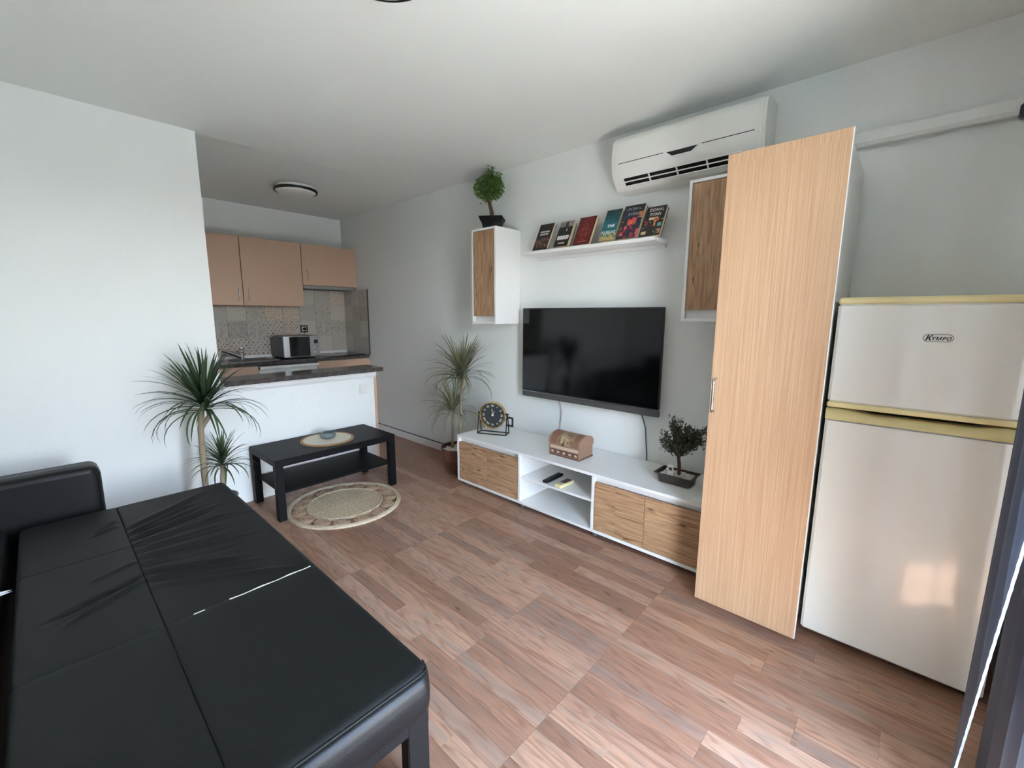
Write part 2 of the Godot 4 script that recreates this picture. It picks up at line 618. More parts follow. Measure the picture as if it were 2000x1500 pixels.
# ---------------------------------------------------------------- kitchen
func tile_image(kind: int) -> Image:
	var s := 96
	var im := Image.create(s, s, false, Image.FORMAT_RGB8)
	var nz := noise(70 + kind, 0.04, 4)
	var nf := noise(90 + kind, 0.3, 2)
	var base: Array = [rgb(216, 207, 193), rgb(202, 196, 184), rgb(222, 207, 191), rgb(208, 202, 192), rgb(216, 205, 194), rgb(205, 197, 183), rgb(226, 211, 193), rgb(198, 190, 178)]
	var ink: Array = [rgb(150, 144, 134), rgb(160, 156, 148), rgb(122, 98, 84), rgb(120, 116, 116), rgb(104, 96, 92), rgb(126, 118, 110), rgb(176, 128, 98), rgb(140, 132, 122)]
	for y in s:
		for x in s:
			var b: Color = base[kind]
			var wear := clampf(0.55 + nz.get_noise_2d(x, y) * 1.5, 0.0, 1.0)
			var c := b.lerp(b.darkened(0.18), clampf(0.5 + nf.get_noise_2d(x, y), 0, 1) * 0.7)
			var fx := float(x) / s
			var fy := float(y) / s
			var on := 0.0
			match kind:
				2, 6:  # lattice of lozenges
					var a := fmod(fx * 5.0 + (0.5 if int(fy * 8.0) % 2 == 1 else 0.0), 1.0) - 0.5
					var d := fmod(fy * 8.0, 1.0) - 0.5
					on = 1.0 if absf(a) + absf(d) < 0.36 else 0.0
				4:
					var a := fmod(fx * 4.0 + (0.5 if int(fy * 6.0) % 2 == 1 else 0.0), 1.0) - 0.5
					var d := fmod(fy * 6.0, 1.0) - 0.5
					on = 1.0 if absf(a) * 1.4 + absf(d) < 0.4 else 0.0
				3:  # scrolls
					var p := Vector2(fmod(fx * 2.0, 1.0) - 0.5, fmod(fy * 3.0, 1.0) - 0.5)
					on = 1.0 if sin(p.length() * 26.0 + p.angle() * 2.0) > 0.35 and p.length() < 0.48 else 0.0
				5:  # star flower
					var p := Vector2(fx - 0.5, fy - 0.5)
					var rr := 0.3 + 0.14 * cos(p.angle() * 8.0)
					on = 1.0 if absf(p.length() - rr) < 0.035 or (p.length() < 0.15 and cos(p.angle() * 8.0) > 0.1) else 0.0
				7:  # rings
					var p := Vector2(fmod(fx * 2.0, 1.0) - 0.5, fmod(fy * 2.0, 1.0) - 0.5)
					on = 1.0 if absf(p.length() - 0.4) < 0.06 or absf(p.length() - 0.2) < 0.05 else 0.0
				1:
					on = 1.0 if absf(fx - fy) < 0.03 or absf(fx + fy - 1.0) < 0.03 or absf(Vector2(fx - 0.5, fy - 0.5).length() - 0.34) < 0.03 else 0.0
					on *= 0.6
				_:
					on = 0.0
			c = c.lerp(ink[kind], on * wear * (0.9 if kind in [2, 4, 6] else 0.7))
			im.set_pixel(x, y, c)
	return im


func build_kitchen() -> void:
	var tm := []
	for k in 8:
		var m := sm("tile_%d" % k, Color.WHITE, 0.28)
		m.albedo_texture = tex(tile_image(k))
		m.uv1_scale = Vector3.ONE / 0.186
		m.uv1_offset = Vector3(0.5, 0.5, 0)
		tm.append(m)
	var tg := G.new()
	tg.box(Vector3.ZERO, Vector3(0.008, 0.184, 0.184), 0.0012)
	var tmesh := tg.mesh()
	var backing := structure("trim_3", Vector3(-1.852, 0.9, 0.0), Vector3(-1.847, 1.72, 1.9), mats.grout)
	var pick := [[4, 4, 2, 3, 5, 0, 1, 4, 2, 3], [3, 7, 5, 0, 2, 0, 1, 5, 3, 0], [0, 1, 3, 6, 2, 1, 7, 0, 5, 3], [1, 6, 0, 2, 0, 3, 5, 1, 0, 4]]
	# rows from the worktop up, columns from the room corner leftwards
	var rows := [[1, 0, 3, 5, 4, 4, 4, 2, 3, 5], [5, 3, 0, 2, 4, 3, 7, 3, 3, 1], [0, 5, 1, 6, 6, 5, 0, 1, 7, 4], [6, 1, 0, 6, 3, 7, 1, 4, 0, 2]]
	for row in 4:
		for col in 10:
			var o := put("tile", tmesh, tm[rows[row][col]], backing)
			o.position = Vector3(-1.843, 0.932 + 0.093 + row * 0.186, 0.093 + 0.012 + col * 0.186)
	var side := structure("trim_4", Vector3(-1.842, 0.9, 0.0), Vector3(-1.27, 1.668, 0.004), mats.grout)
	var sg := G.new()
	sg.box(Vector3.ZERO, Vector3(0.184, 0.184, 0.008), 0.0012)
	var smesh := sg.mesh()
	var srow := [[0, 3, 1], [5, 1, 0], [0, 5, 7], [3, 0, 5]]
	for row in 4:
		for col in 3:
			var o := put("tile", smesh, tm[srow[row][col]], side)
			o.position = Vector3(-1.742 + col * 0.186 + 0.0, 0.932 + 0.093 + row * 0.186 - 0.004, 0.008)
	span("edge_strip", Vector3(-1.276, 0.9, 0.0), Vector3(-1.266, 1.672, 0.014), mats.tv_grey, side)
	structure("trim_5", Vector3(-1.838, 0.902, 0.02), Vector3(-1.822, 0.93, 1.88), mats.white_trim)

	# wall cupboards
	var bd: Material = mats.beige_door
	for q in [[0.0, 0.632, 1.7, "low beige wall cupboard above the extractor hood in the corner"], [0.634, 1.228, 1.465, "tall beige wall cupboard above the microwave, next to the hood cupboard"], [1.23, 1.86, 1.465, "tall beige wall cupboard above the sink, half hidden by the white partition"]]:
		var z0: float = q[0]
		var z1: float = q[1]
		var y0: float = q[2]
		var c := thing("wall_cupboard", q[3], "cupboard", Vector3(-1.84, y0, z0), 0.0, "beige kitchen wall cupboards")
		var w := z1 - z0
		var h := 2.145 - y0
		span("body", Vector3(0.0, 0.0, 0.002), Vector3(0.296, h, w - 0.002), bd, c)
		var d := span("door", Vector3(0.298, 0.002, 0.002), Vector3(0.316, h - 0.002, w - 0.002), bd, c)
		var hz := w - 0.045 if y0 < 1.6 else w - 0.05
		if z0 > 1.0:
			hz = 0.04
		var hg := G.new()
		var hy0 := 0.05
		hg.tube([Vector3(0.316, hy0, hz), Vector3(0.338, hy0 + 0.008, hz), Vector3(0.338, hy0 + 0.112, hz), Vector3(0.316, hy0 + 0.12, hz)], [0.005], 8)
		part("handle", hg, mats.silver, d)
	var hood := thing("extractor_hood", "slim grey extractor hood under the low beige cupboard", "hood", Vector3(-1.84, 1.662, 0.0))
	span("body", Vector3(0.0, 0.004, 0.004), Vector3(0.29, 0.037, 0.63), mats.steel, hood)
	span("front_strip", Vector3(0.29, 0.0, 0.004), Vector3(0.31, 0.036, 0.63), mats.steel, hood)
	span("filter", Vector3(0.03, 0.0, 0.05), Vector3(0.27, 0.004, 0.58), mats.tv_grey, hood)

	# base units
	for q in [[0.002, 0.628, "beige base unit under the hob in the kitchen corner"], [1.222, 1.86, "beige base unit under the sink behind the breakfast bar"]]:
		var c := thing("base_cabinet", q[2], "cabinet", Vector3(-1.84, 0.0, q[0]), 0.0, "beige kitchen base units")
		var w: float = q[1] - q[0]
		span("plinth", Vector3(0.03, 0.0, 0.0), Vector3(0.5, 0.1, w), mats.tv_grey, c)
		span("body", Vector3(0.0, 0.1, 0.0), Vector3(0.53, 0.868, w), bd, c)
		var d := span("door", Vector3(0.532, 0.104, 0.003), Vector3(0.55, 0.862, w - 0.003), bd, c)
		var hg := G.new()
		hg.tube([Vector3(0.55, 0.66, 0.05), Vector3(0.572, 0.668, 0.05), Vector3(0.572, 0.772, 0.05), Vector3(0.55, 0.78, 0.05)], [0.005], 8)
		part("handle", hg, mats.silver, d)
	var ov := thing("washing_machine", "white appliance with a pale top edge between the beige base units", "appliance", Vector3(-1.84, 0.0, 0.632))
	span("body", Vector3(0.02, 0.015, 0.0), Vector3(0.55, 0.826, 0.586), mats.white_plastic, ov, 0.006)
	span("top_panel", Vector3(0.02, 0.828, 0.0), Vector3(0.592, 0.856, 0.586), mats.white_plastic, ov, 0.004)
	var og := G.new()
	og.lathe(Vector3.ZERO, [Vector2(0, 0.012), Vector2(0.12, 0.012), Vector2(0.17, 0.02), Vector2(0.185, 0.0), Vector2(0, 0)], 32)
	var od := part("door", og, mats.tv_grey, ov)
	od.transform = Transform3D(Basis(Vector3(0, 0, 1), -PI / 2), Vector3(0.55, 0.42, 0.293))
	for k in 4:
		var fg := G.new()
		fg.lathe(Vector3(0.07 + 0.42 * (k % 2), 0, 0.05 + 0.48 * (k / 2)), [Vector2(0, 0.016), Vector2(0.02, 0.016), Vector2(0.022, 0), Vector2(0, 0)], 12)
		part("foot", fg, mats.black_plastic, ov)

	var wt := thing("worktop", "dark brown kitchen worktop running below the patterned tiles", "worktop", Vector3(-1.84, 0.87, 0.0))
	span("slab", Vector3(0.0, 0.0, 0.016), Vector3(0.575, 0.034, 1.88), mats.counter, wt, 0.004)
	var sink := thing("kitchen_sink", "dark inset sink with a pale rim in the worktop by the tap", "sink", Vector3(-1.55, 0.904, 1.42))
	var rim := G.new()
	for q in [[Vector3(0.19, 0.003, 0), Vector3(0.02, 0.006, 0.86)], [Vector3(-0.19, 0.003, 0), Vector3(0.02, 0.006, 0.86)], [Vector3(0, 0.003, 0.42), Vector3(0.36, 0.006, 0.02)], [Vector3(0, 0.003, -0.42), Vector3(0.36, 0.006, 0.02)]]:
		rim.box(q[0], q[1], 0.002)
	part("rim", rim, mats.steel, sink)
	span("basin", Vector3(-0.17, 0.0, 0.02), Vector3(0.17, 0.002, 0.4), mats.tv_grey, sink)
	var db := part("drainer", _ribs(), mats.tv_grey, sink)
	db.position = Vector3(0, 0, -0.2)
	var hob := thing("hob", "black glass hob set into the worktop under the hood", "hob", Vector3(-1.55, 0.904, 0.3))
	span("glass", Vector3(-0.24, 0.0, -0.26), Vector3(0.24, 0.006, 0.22), mats.screen, hob, 0.002)
	for q in [[-0.11, -0.13], [0.12, -0.13], [-0.11, 0.1], [0.12, 0.1]]:
		var rg := G.new()
		rg.lathe(Vector3(q[0], 0.006, q[1]), [Vector2(0.078, 0.0), Vector2(0.078, 0.001), Vector2(0.082, 0.001), Vector2(0.082, 0.0)], 28)
		part("burner_ring", rg, mats.tv_grey, hob)

	# tap
	var tap := thing("kitchen_tap", "chrome kitchen mixer tap with a long low spout at the sink", "tap", Vector3(-1.56, 0.904, 1.285))
	tap.scale = Vector3.ONE * 1.08
	var tg2 := G.new()
	tg2.lathe(Vector3.ZERO, [Vector2(0, 0), Vector2(0.028, 0), Vector2(0.028, 0.008), Vector2(0.021, 0.012), Vector2(0.021, 0.075), Vector2(0.024, 0.08), Vector2(0.024, 0.1), Vector2(0.015, 0.11), Vector2(0, 0.112)], 20)
	part("body", tg2, mats.chrome, tap)
	var sp := G.new()
	sp.tube([Vector3(0.005, 0.035, 0.01), Vector3(0.012, 0.062, 0.06), Vector3(0.02, 0.09, 0.12), Vector3(0.026, 0.104, 0.155), Vector3(0.03, 0.103, 0.175), Vector3(0.031, 0.088, 0.183)], [0.017, 0.015, 0.014, 0.014, 0.014, 0.014], 12)
	part("spout", sp, mats.chrome, tap)
	var lv := G.new()
	lv.tube([Vector3(0, 0.1, 0), Vector3(0.012, 0.118, 0.004), Vector3(0.05, 0.124, 0.012)], [0.012, 0.009, 0.006], 10)
	part("lever", lv, mats.chrome, tap)

	# microwave
	var mw := thing("microwave", "silver microwave oven with a dark window on the worktop", "microwave", Vector3(-1.62, 0.904, 0.73))
	span("housing", Vector3(-0.17, 0.012, -0.19), Vector3(0.175, 0.24, 0.19), mats.tv_grey, mw, 0.006)
	var bow := G.new()
	var bp := []
	for k in 9:
		var t := k / 8.0
		bp.append(Vector2(-0.19 + 0.38 * t, 0.0))
	var pf := [Vector2(0.175, -0.19)]
	for k in 13:
		var t := -1.0 + k / 6.0
		pf.append(Vector2(0.2 + 0.014 * (1.0 - t * t), 0.19 * t))
	pf.append(Vector2(0.175, 0.19))
	# front bows out slightly; profile in (x, z) extruded upwards
	bow.extrude_x(pf, 0.014, 0.238, true)
	var fp := part("front", bow, mats.silver, mw)
	fp.transform = Transform3D(Basis(Vector3(0, 1, 0), Vector3(0, 0, 1), Vector3(1, 0, 0)), Vector3.ZERO)
	var dk := G.new()
	var pf2 := []
	for k in 11:
		var t := -0.42 + 1.12 * k / 10.0
		pf2.append(Vector2(0.202 + 0.014 * (1.0 - t * t), 0.19 * t))
	for k in 11:
		var t := 0.7 - 1.12 * k / 10.0
		pf2.append(Vector2(0.19, 0.19 * t))
	dk.extrude_x(pf2, 0.02, 0.232, true)
	var dd := part("door", dk, mats.microwave_window, mw)
	dd.transform = fp.transform
	var hd := G.new()
	hd.tube([Vector3(0.215, 0.03, -0.095), Vector3(0.233, 0.06, -0.095), Vector3(0.236, 0.126, -0.095), Vector3(0.233, 0.19, -0.095), Vector3(0.215, 0.222, -0.095)], [0.009], 10)
	part("handle", hd, mats.silver, dd)
	span("window", Vector3(0.2, 0.055, -0.05), Vector3(0.2175, 0.2, 0.105), mats.tv_grey, dd, 0.001)
	span("display", Vector3(0.2, 0.155, -0.17), Vector3(0.2085, 0.195, -0.125), mats.screen, mw)
	for k in 2:
		var kg := G.new()
		kg.lathe(Vector3.ZERO, [Vector2(0, 0.016), Vector2(0.014, 0.016), Vector2(0.016, 0), Vector2(0, 0)], 18)
		var kn := part("knob", kg, mats.silver, mw)
		kn.transform = Transform3D(Basis(Vector3(0, 0, 1), -PI / 2), Vector3(0.204, 0.055 + 0.055 * k, -0.148))
	for k in 4:
		var fg := G.new()
		fg.lathe(Vector3(-0.13 + 0.26 * (k % 2), 0, -0.15 + 0.3 * (k / 2)), [Vector2(0, 0.013), Vector2(0.013, 0.013), Vector2(0.013, 0), Vector2(0, 0)], 10)
		part("foot", fg, mats.black_plastic, mw)
	socket("black power socket on the patterned kitchen tiles above the microwave", Transform3D(Basis(Vector3.UP, PI / 2), Vector3(-1.839, 1.208, 0.53)), "black_plastic", true)

	# breakfast bar
	var bar := thing("bar_counter", "glossy dark counter top on the low white partition wall", "counter", Vector3(0, 0.885, 0))
	span("slab", Vector3(-0.2, 0.0, 0.642), Vector3(0.078, 0.036, 1.857), mats.counter, bar, 0.004)
	# light switch on the partition
	var sw := thing("light_switch", "white double light switch on the low partition wall", "switch", Vector3(0.0, 0.735, 0.796))
	span("plate", Vector3(0.0, -0.042, -0.042), Vector3(0.009, 0.042, 0.042), mats.white_plastic, sw, 0.003)
	span("rocker", Vector3(0.008, -0.03, -0.031), Vector3(0.013, 0.03, -0.001), mats.white_trim, sw, 0.002)
	span("rocker", Vector3(0.008, -0.03, 0.001), Vector3(0.013, 0.03, 0.031), mats.white_trim, sw, 0.002)


func _ribs() -> G:
	var g := G.new()
	for k in 9:
		g.box(Vector3(-0.14 + 0.035 * k, 0.002, 0), Vector3(0.012, 0.004, 0.32), 0.0015)
	return g


func socket(label: String, t: Transform3D, frame: String, plug: bool) -> void:
	var s := thing("wall_socket", label, "socket")
	s.transform = t
	var f := G.new()
	for q in [[Vector3(-0.034, 0, 0.005), Vector3(0.014, 0.082, 0.01)], [Vector3(0.034, 0, 0.005), Vector3(0.014, 0.082, 0.01)], [Vector3(0, 0.034, 0.005), Vector3(0.054, 0.014, 0.01)], [Vector3(0, -0.034, 0.005), Vector3(0.054, 0.014, 0.01)]]:
		f.box(q[0], q[1], 0.002)
	part("frame", f, mats[frame], s)
	bpart("insert", Vector3(0, 0, 0.004), Vector3(0.054, 0.054, 0.008), mats.white_plastic, s)
	if plug:
		var g := G.new()
		g.lathe(Vector3.ZERO, [Vector2(0, 0.03), Vector2(0.014, 0.03), Vector2(0.019, 0.02), Vector2(0.019, 0), Vector2(0, 0)], 18)
		var o := part("plug", g, mats.black_plastic, s)
		o.transform = Transform3D(Basis(Vector3.RIGHT, PI / 2), Vector3(0, 0, 0.008))
		var cd := G.new()
		cd.tube([Vector3(0, -0.012, 0.024), Vector3(0, -0.03, 0.03), Vector3(-0.006, -0.05, 0.022), Vector3(-0.01, -0.07, 0.012)], [0.0035], 8)
		part("cord", cd, mats.black_plastic, s)


# ---------------------------------------------------------------- TV wall
func build_tv_wall() -> void:
	var wm: Material = mats.white_melamine
	# TV bench
	var u := thing("tv_bench", "long low white TV bench with oak doors and an open middle bay", "tv bench", Vector3(0.862, 0.0, 0.0))
	var W := 1.978
	var D := 0.468
	var y0 := 0.036
	var y1 := 0.42
	span("top", Vector3(0, y1 - 0.018, 0.02), Vector3(W, y1, D), wm, u, 0.001)
	span("bottom", Vector3(0, y0, 0.02), Vector3(W, y0 + 0.018, D), wm, u, 0.001)
	span("side_panel", Vector3(0, y0 + 0.018, 0.02), Vector3(0.018, y1 - 0.018, D), wm, u, 0.001)
	span("side_panel", Vector3(W - 0.018, y0 + 0.018, 0.02), Vector3(W, y1 - 0.018, D), wm, u, 0.001)
	span("back_panel", Vector3(0.018, y0 + 0.018, 0.02), Vector3(W - 0.018, y1 - 0.018, 0.026), wm, u, 0.0)
	span("divider", Vector3(0.664, y0 + 0.018, 0.026), Vector3(0.682, y1 - 0.018, D), wm, u, 0.001)
	span("divider", Vector3(1.274, y0 + 0.018, 0.026), Vector3(1.292, y1 - 0.018, D), wm, u, 0.001)
	span("shelf", Vector3(0.682, 0.226, 0.026), Vector3(1.274, 0.242, D - 0.012), wm, u, 0.001)
	var rails := [[0.018, 0.664], [1.292, W - 0.018]]
	for q in rails:
		span("finger_rail", Vector3(q[0], 0.362, D - 0.05), Vector3(q[1], y1 - 0.018, D - 0.032), wm, u, 0.001)
	var xs := [[0.022, 0.34], [0.343, 0.661], [1.296, 1.622], [1.625, W - 0.02]]
	for k in 4:
		span("door", Vector3(xs[k][0], y0 + 0.021, D - 0.02), Vector3(xs[k][1], 0.366, D - 0.002), mats["oak_across_%d" % k], u, 0.001)
	for x in [0.06, 0.67, 1.28, W - 0.06]:
		for z in [0.07, D - 0.05]:
			var fg := G.new()
			fg.lathe(Vector3(x, 0, z), [Vector2(0, y0), Vector2(0.022, y0), Vector2(0.025, 0), Vector2(0, 0)], 14)
			part("foot", fg, mats.tv_grey, u)

	# television
	var tv := thing("television", "large black flat television hung on the white wall", "television", Vector3(1.794, 1.086, 0.0))
	span("back", Vector3(-0.45, -0.28, 0.025), Vector3(0.45, 0.26, 0.055), mats.black_plastic, tv, 0.01)
	span("wall_bracket", Vector3(-0.2, -0.15, 0.0), Vector3(0.2, 0.15, 0.025), mats.black_metal, tv)
	span("bezel", Vector3(-0.572, -0.3, 0.055), Vector3(0.572, 0.346, 0.079), mats.black_plastic, tv, 0.003)
	span("screen", Vector3(-0.564, -0.292, 0.078), Vector3(0.564, 0.337, 0.0805), mats.screen, tv, 0.0005)
	span("silver_strip", Vector3(-0.572, -0.305, 0.056), Vector3(0.572, -0.3, 0.083), mats.silver, tv, 0.001)
	span("speaker_bar", Vector3(-0.572, -0.347, 0.052), Vector3(0.572, -0.307, 0.078), mats.tv_grey, tv, 0.003)
	# cables
	for q in [[[Vector3(1.57, 0.74, 0.05), Vector3(1.565, 0.7, 0.02), Vector3(1.572, 0.64, 0.012), Vector3(1.56, 0.56, 0.01), Vector3(1.553, 0.48, 0.01), Vector3(1.55, 0.39, 0.009), Vector3(1.55, 0.36, 0.009)], "pale cable hanging from the television behind the wooden chest", "cable_pale"], [[Vector3(2.238, 0.74, 0.05), Vector3(2.24, 0.7, 0.02), Vector3(2.256, 0.64, 0.012), Vector3(2.262, 0.56, 0.01), Vector3(2.272, 0.48, 0.01), Vector3(2.276, 0.39, 0.009), Vector3(2.276, 0.36, 0.009)], "dark cable hanging from the television near the bonsai tray", "cable_dark"]]:
		var cg := G.new()
		cg.tube(q[0], [0.004 if q[2] == "cable_dark" else 0.0035], 8)
		tag(part("tv_cable", cg, mats.tv_grey if q[2] == "cable_dark" else mats.grout), q[1], "cable", "television cables")
	socket("black power socket on the white wall beside the desk clock", Transform3D(Basis.IDENTITY, Vector3(1.015, 0.468, 0.0)), "black_plastic", false)

	# wall cupboards left and right of the TV
	for q in [[0.851, 1.31, 0.27, "white wall cupboard with an oak door, small tree on top"], [2.55, 1.35, 0.292, "white wall cupboard with an oak door, partly behind the tall wardrobe"]]:
		var c := thing("hanging_cabinet", q[3], "cabinet", Vector3(q[0], q[1], 0.0), 0.0, "white and oak hanging cabinets")
		var w: float = q[2]
		var h := 0.728
		var d := 0.28
		span("side_panel", Vector3(0, 0, 0), Vector3(0.016, h, d), wm, c, 0.001)
		span("side_panel", Vector3(w - 0.016, 0, 0), Vector3(w, h, d), wm, c, 0.001)
		span("top", Vector3(0.016, h - 0.016, 0), Vector3(w - 0.016, h, d), wm, c, 0.001)
		span("bottom", Vector3(0.016, 0, 0), Vector3(w - 0.016, 0.016, d), wm, c, 0.001)
		span("back_panel", Vector3(0.016, 0.016, 0.0), Vector3(w - 0.016, h - 0.016, 0.006), wm, c, 0.0)
		span("inner_rail", Vector3(0.016, 0.016, d - 0.045), Vector3(w - 0.016, 0.08, d - 0.03), wm, c, 0.001)
		var dr := span("door", Vector3(0.019, 0.062, d - 0.02), Vector3(w - 0.019, h - 0.019, d - 0.002), mats.oak_upright, c, 0.001)
		dr.set_meta("label", "oak door")

	# book shelf
	var sh := thing("wall_shelf", "white floating wall shelf holding six leaning books", "shelf", Vector3(1.31, 1.813, 0.0))
	span("board", Vector3(0, 0, 0), Vector3(1.026, 0.022, 0.2), wm, sh, 0.002)
	span("support_rail", Vector3(0.0, -0.022, 0), Vector3(1.015, 0.0, 0.016), wm, sh, 0.002)
	build_books()

	# air conditioner
	var ac := thing("air_conditioner", "white wall-mounted air conditioner near the ceiling", "air conditioner", Vector3(2.035, 2.135, 0.0))
	var prof := []
	for q in [[0.0, 0.0], [0.1, 0.0], [0.125, 0.006], [0.135, 0.02], [0.185, 0.068], [0.197, 0.09], [0.203, 0.14], [0.203, 0.2], [0.198, 0.258], [0.188, 0.285], [0.165, 0.3], [0.12, 0.308], [0.0, 0.31]]:
		prof.append(Vector2(q[0], q[1]))
	var bg := G.new()
	bg.extrude_x(prof, 0.045, 0.785, true)
	part("body", bg, mats.white_plastic, ac)
	for e in 2:
		var eg := G.new()
		for st in 4:
			var a := [0.0, 0.014, 0.03, 0.0455]
			var kk := [0.93, 0.975, 0.995, 1.003]
			if st == 3:
				break
			var pa := []
			for p in prof:
				pa.append(Vector2(p.x * kk[st + 1], 0.155 + (p.y - 0.155) * kk[st + 1]))
			eg.extrude_x(pa, a[st], a[st + 1], true)
		var ep := part("end_cap", eg, mats.white_plastic, ac)
		if e == 1:
			ep.transform = Transform3D(Basis(Vector3(-1, 0, 0), Vector3(0, 1, 0), Vector3(0, 0, 1)), Vector3(0.83, 0, 0))
			ep.transform = Transform3D(Basis(Vector3(0, 1, 0), 0), Vector3(0.7845, 0, 0))
			var eg2 := G.new()
			var a2 := [0.0, 0.016, 0.032, 0.0455]
			var k2 := [1.003, 0.995, 0.975, 0.93]
			for st in 3:
				var pa := []
				for p in prof:
					pa.append(Vector2(p.x * k2[st], 0.155 + (p.y - 0.155) * k2[st]))
				eg2.extrude_x(pa, a2[st], a2[st + 1], true)
			ep.mesh = eg2.mesh()
	# front panel seam, display notch, outlet with louvres
	for q in [[0.045, 0.325], [0.535, 0.785]]:
		var s := G.new()
		s.box(Vector3((q[0] + q[1]) * 0.5, 0.142, 0.2025), Vector3(q[1] - q[0], 0.0035, 0.003), 0.0005)
		part("seam", s, mats.dark_gap, ac)
	var nt := G.new()
	var np := [Vector2(0.33, 0.146), Vector2(0.53, 0.146), Vector2(0.49, 0.11), Vector2(0.37, 0.11)]
	var np2 := [Vector2(0.345, 0.139), Vector2(0.515, 0.139), Vector2(0.483, 0.1155), Vector2(0.377, 0.1155)]
	for sgn in 2:
		var pp: Array = np if sgn == 0 else np2
		var g := G.new()
		var zf := 0.2055 if sgn == 0 else 0.2065
		var fr := []
		var bk := []
		for p in pp:
			fr.append(Vector3(p.x, p.y, zf))
			bk.append(Vector3(p.x, p.y, 0.196))
		g.face(fr, Vector3(0, 0, 1))
		for k in 4:
			var k2 := (k + 1) % 4
			var mid: Vector3 = (fr[k] + fr[k2]) * 0.5 - Vector3(0.43, 0.127, zf)
			g.face([fr[k], fr[k2], bk[k2], bk[k]], Vector3(mid.x * 0.1, mid.y, 0).normalized())
		part("display_frame" if sgn == 0 else "display", g, mats.white_trim if sgn == 0 else mats.screen, ac)
	# outlet: dark opening lying on the slanted lower front
	var slope := Vector3(0, 0.048, 0.05).normalized()
	var nrm := Vector3(0, -slope.z, slope.y)
	var og := G.new()
	var oc := Vector3(0.0, 0.044, 0.16)
	og.face([oc + Vector3(0.07, 0, 0) + slope * 0.03 + nrm * 0.001, oc + Vector3(0.72, 0, 0) + slope * 0.03 + nrm * 0.001, oc + Vector3(0.72, 0, 0) - slope * 0.026 + nrm * 0.001, oc + Vector3(0.07, 0, 0) - slope * 0.026 + nrm * 0.001], nrm)
	part("air_outlet", og, mats.dark_gap, ac)
	for k in 3:
		var lg := G.new()
		var c: Vector3 = oc + slope * (0.03 - 0.028 * k) + nrm * 0.004
		lg.bar(c + Vector3(0.07, 0, 0), c + Vector3(0.72, 0, 0), 0.005, 0.006)
		part("louvre", lg, mats.white_plastic, ac)
	for k in 5:
		var lg := G.new()
		var c: Vector3 = oc + Vector3(0.07 + 0.1625 * k, 0, 0) + nrm * 0.003
		lg.bar(c - slope * 0.028, c + slope * 0.032, 0.008, 0.006)
		part("vane", lg, mats.white_plastic, ac)

	build_clock()
	build_chest()
	# remotes in the open bay
	var rc := thing("remote_control", "black television remote on the bench's middle shelf", "remote control", Vector3(1.748, 0.242, 0.345), 0.05)
	bpart("body", Vector3(0, 0.009, 0), Vector3(0.046, 0.018, 0.2), mats.black_plastic, rc, 0.005)
	for k in 5:
		for j in 3:
			bpart("button", Vector3(-0.012 + 0.012 * j, 0.0185, -0.07 + 0.022 * k), Vector3(0.007, 0.003, 0.009), mats.tv_grey, rc, 0.001)
	bpart("dial", Vector3(0, 0.0185, 0.06), Vector3(0.026, 0.003, 0.026), mats.tv_grey, rc, 0.001)
	var rc2 := thing("remote_control", "short cream remote with a dark display on the bench's middle shelf", "remote control", Vector3(1.868, 0.242, 0.378), -0.05)
	bpart("body", Vector3(0, 0.011, 0), Vector3(0.058, 0.022, 0.15), mats.cream_plastic, rc2, 0.005)
	bpart("display", Vector3(0, 0.0225, -0.02), Vector3(0.044, 0.002, 0.085), mats.pot_tray, rc2, 0.0008)
	for j in 3:
		bpart("button", Vector3(-0.015 + 0.015 * j, 0.0225, 0.045), Vector3(0.01, 0.003, 0.008), mats.tv_grey, rc2, 0.001)


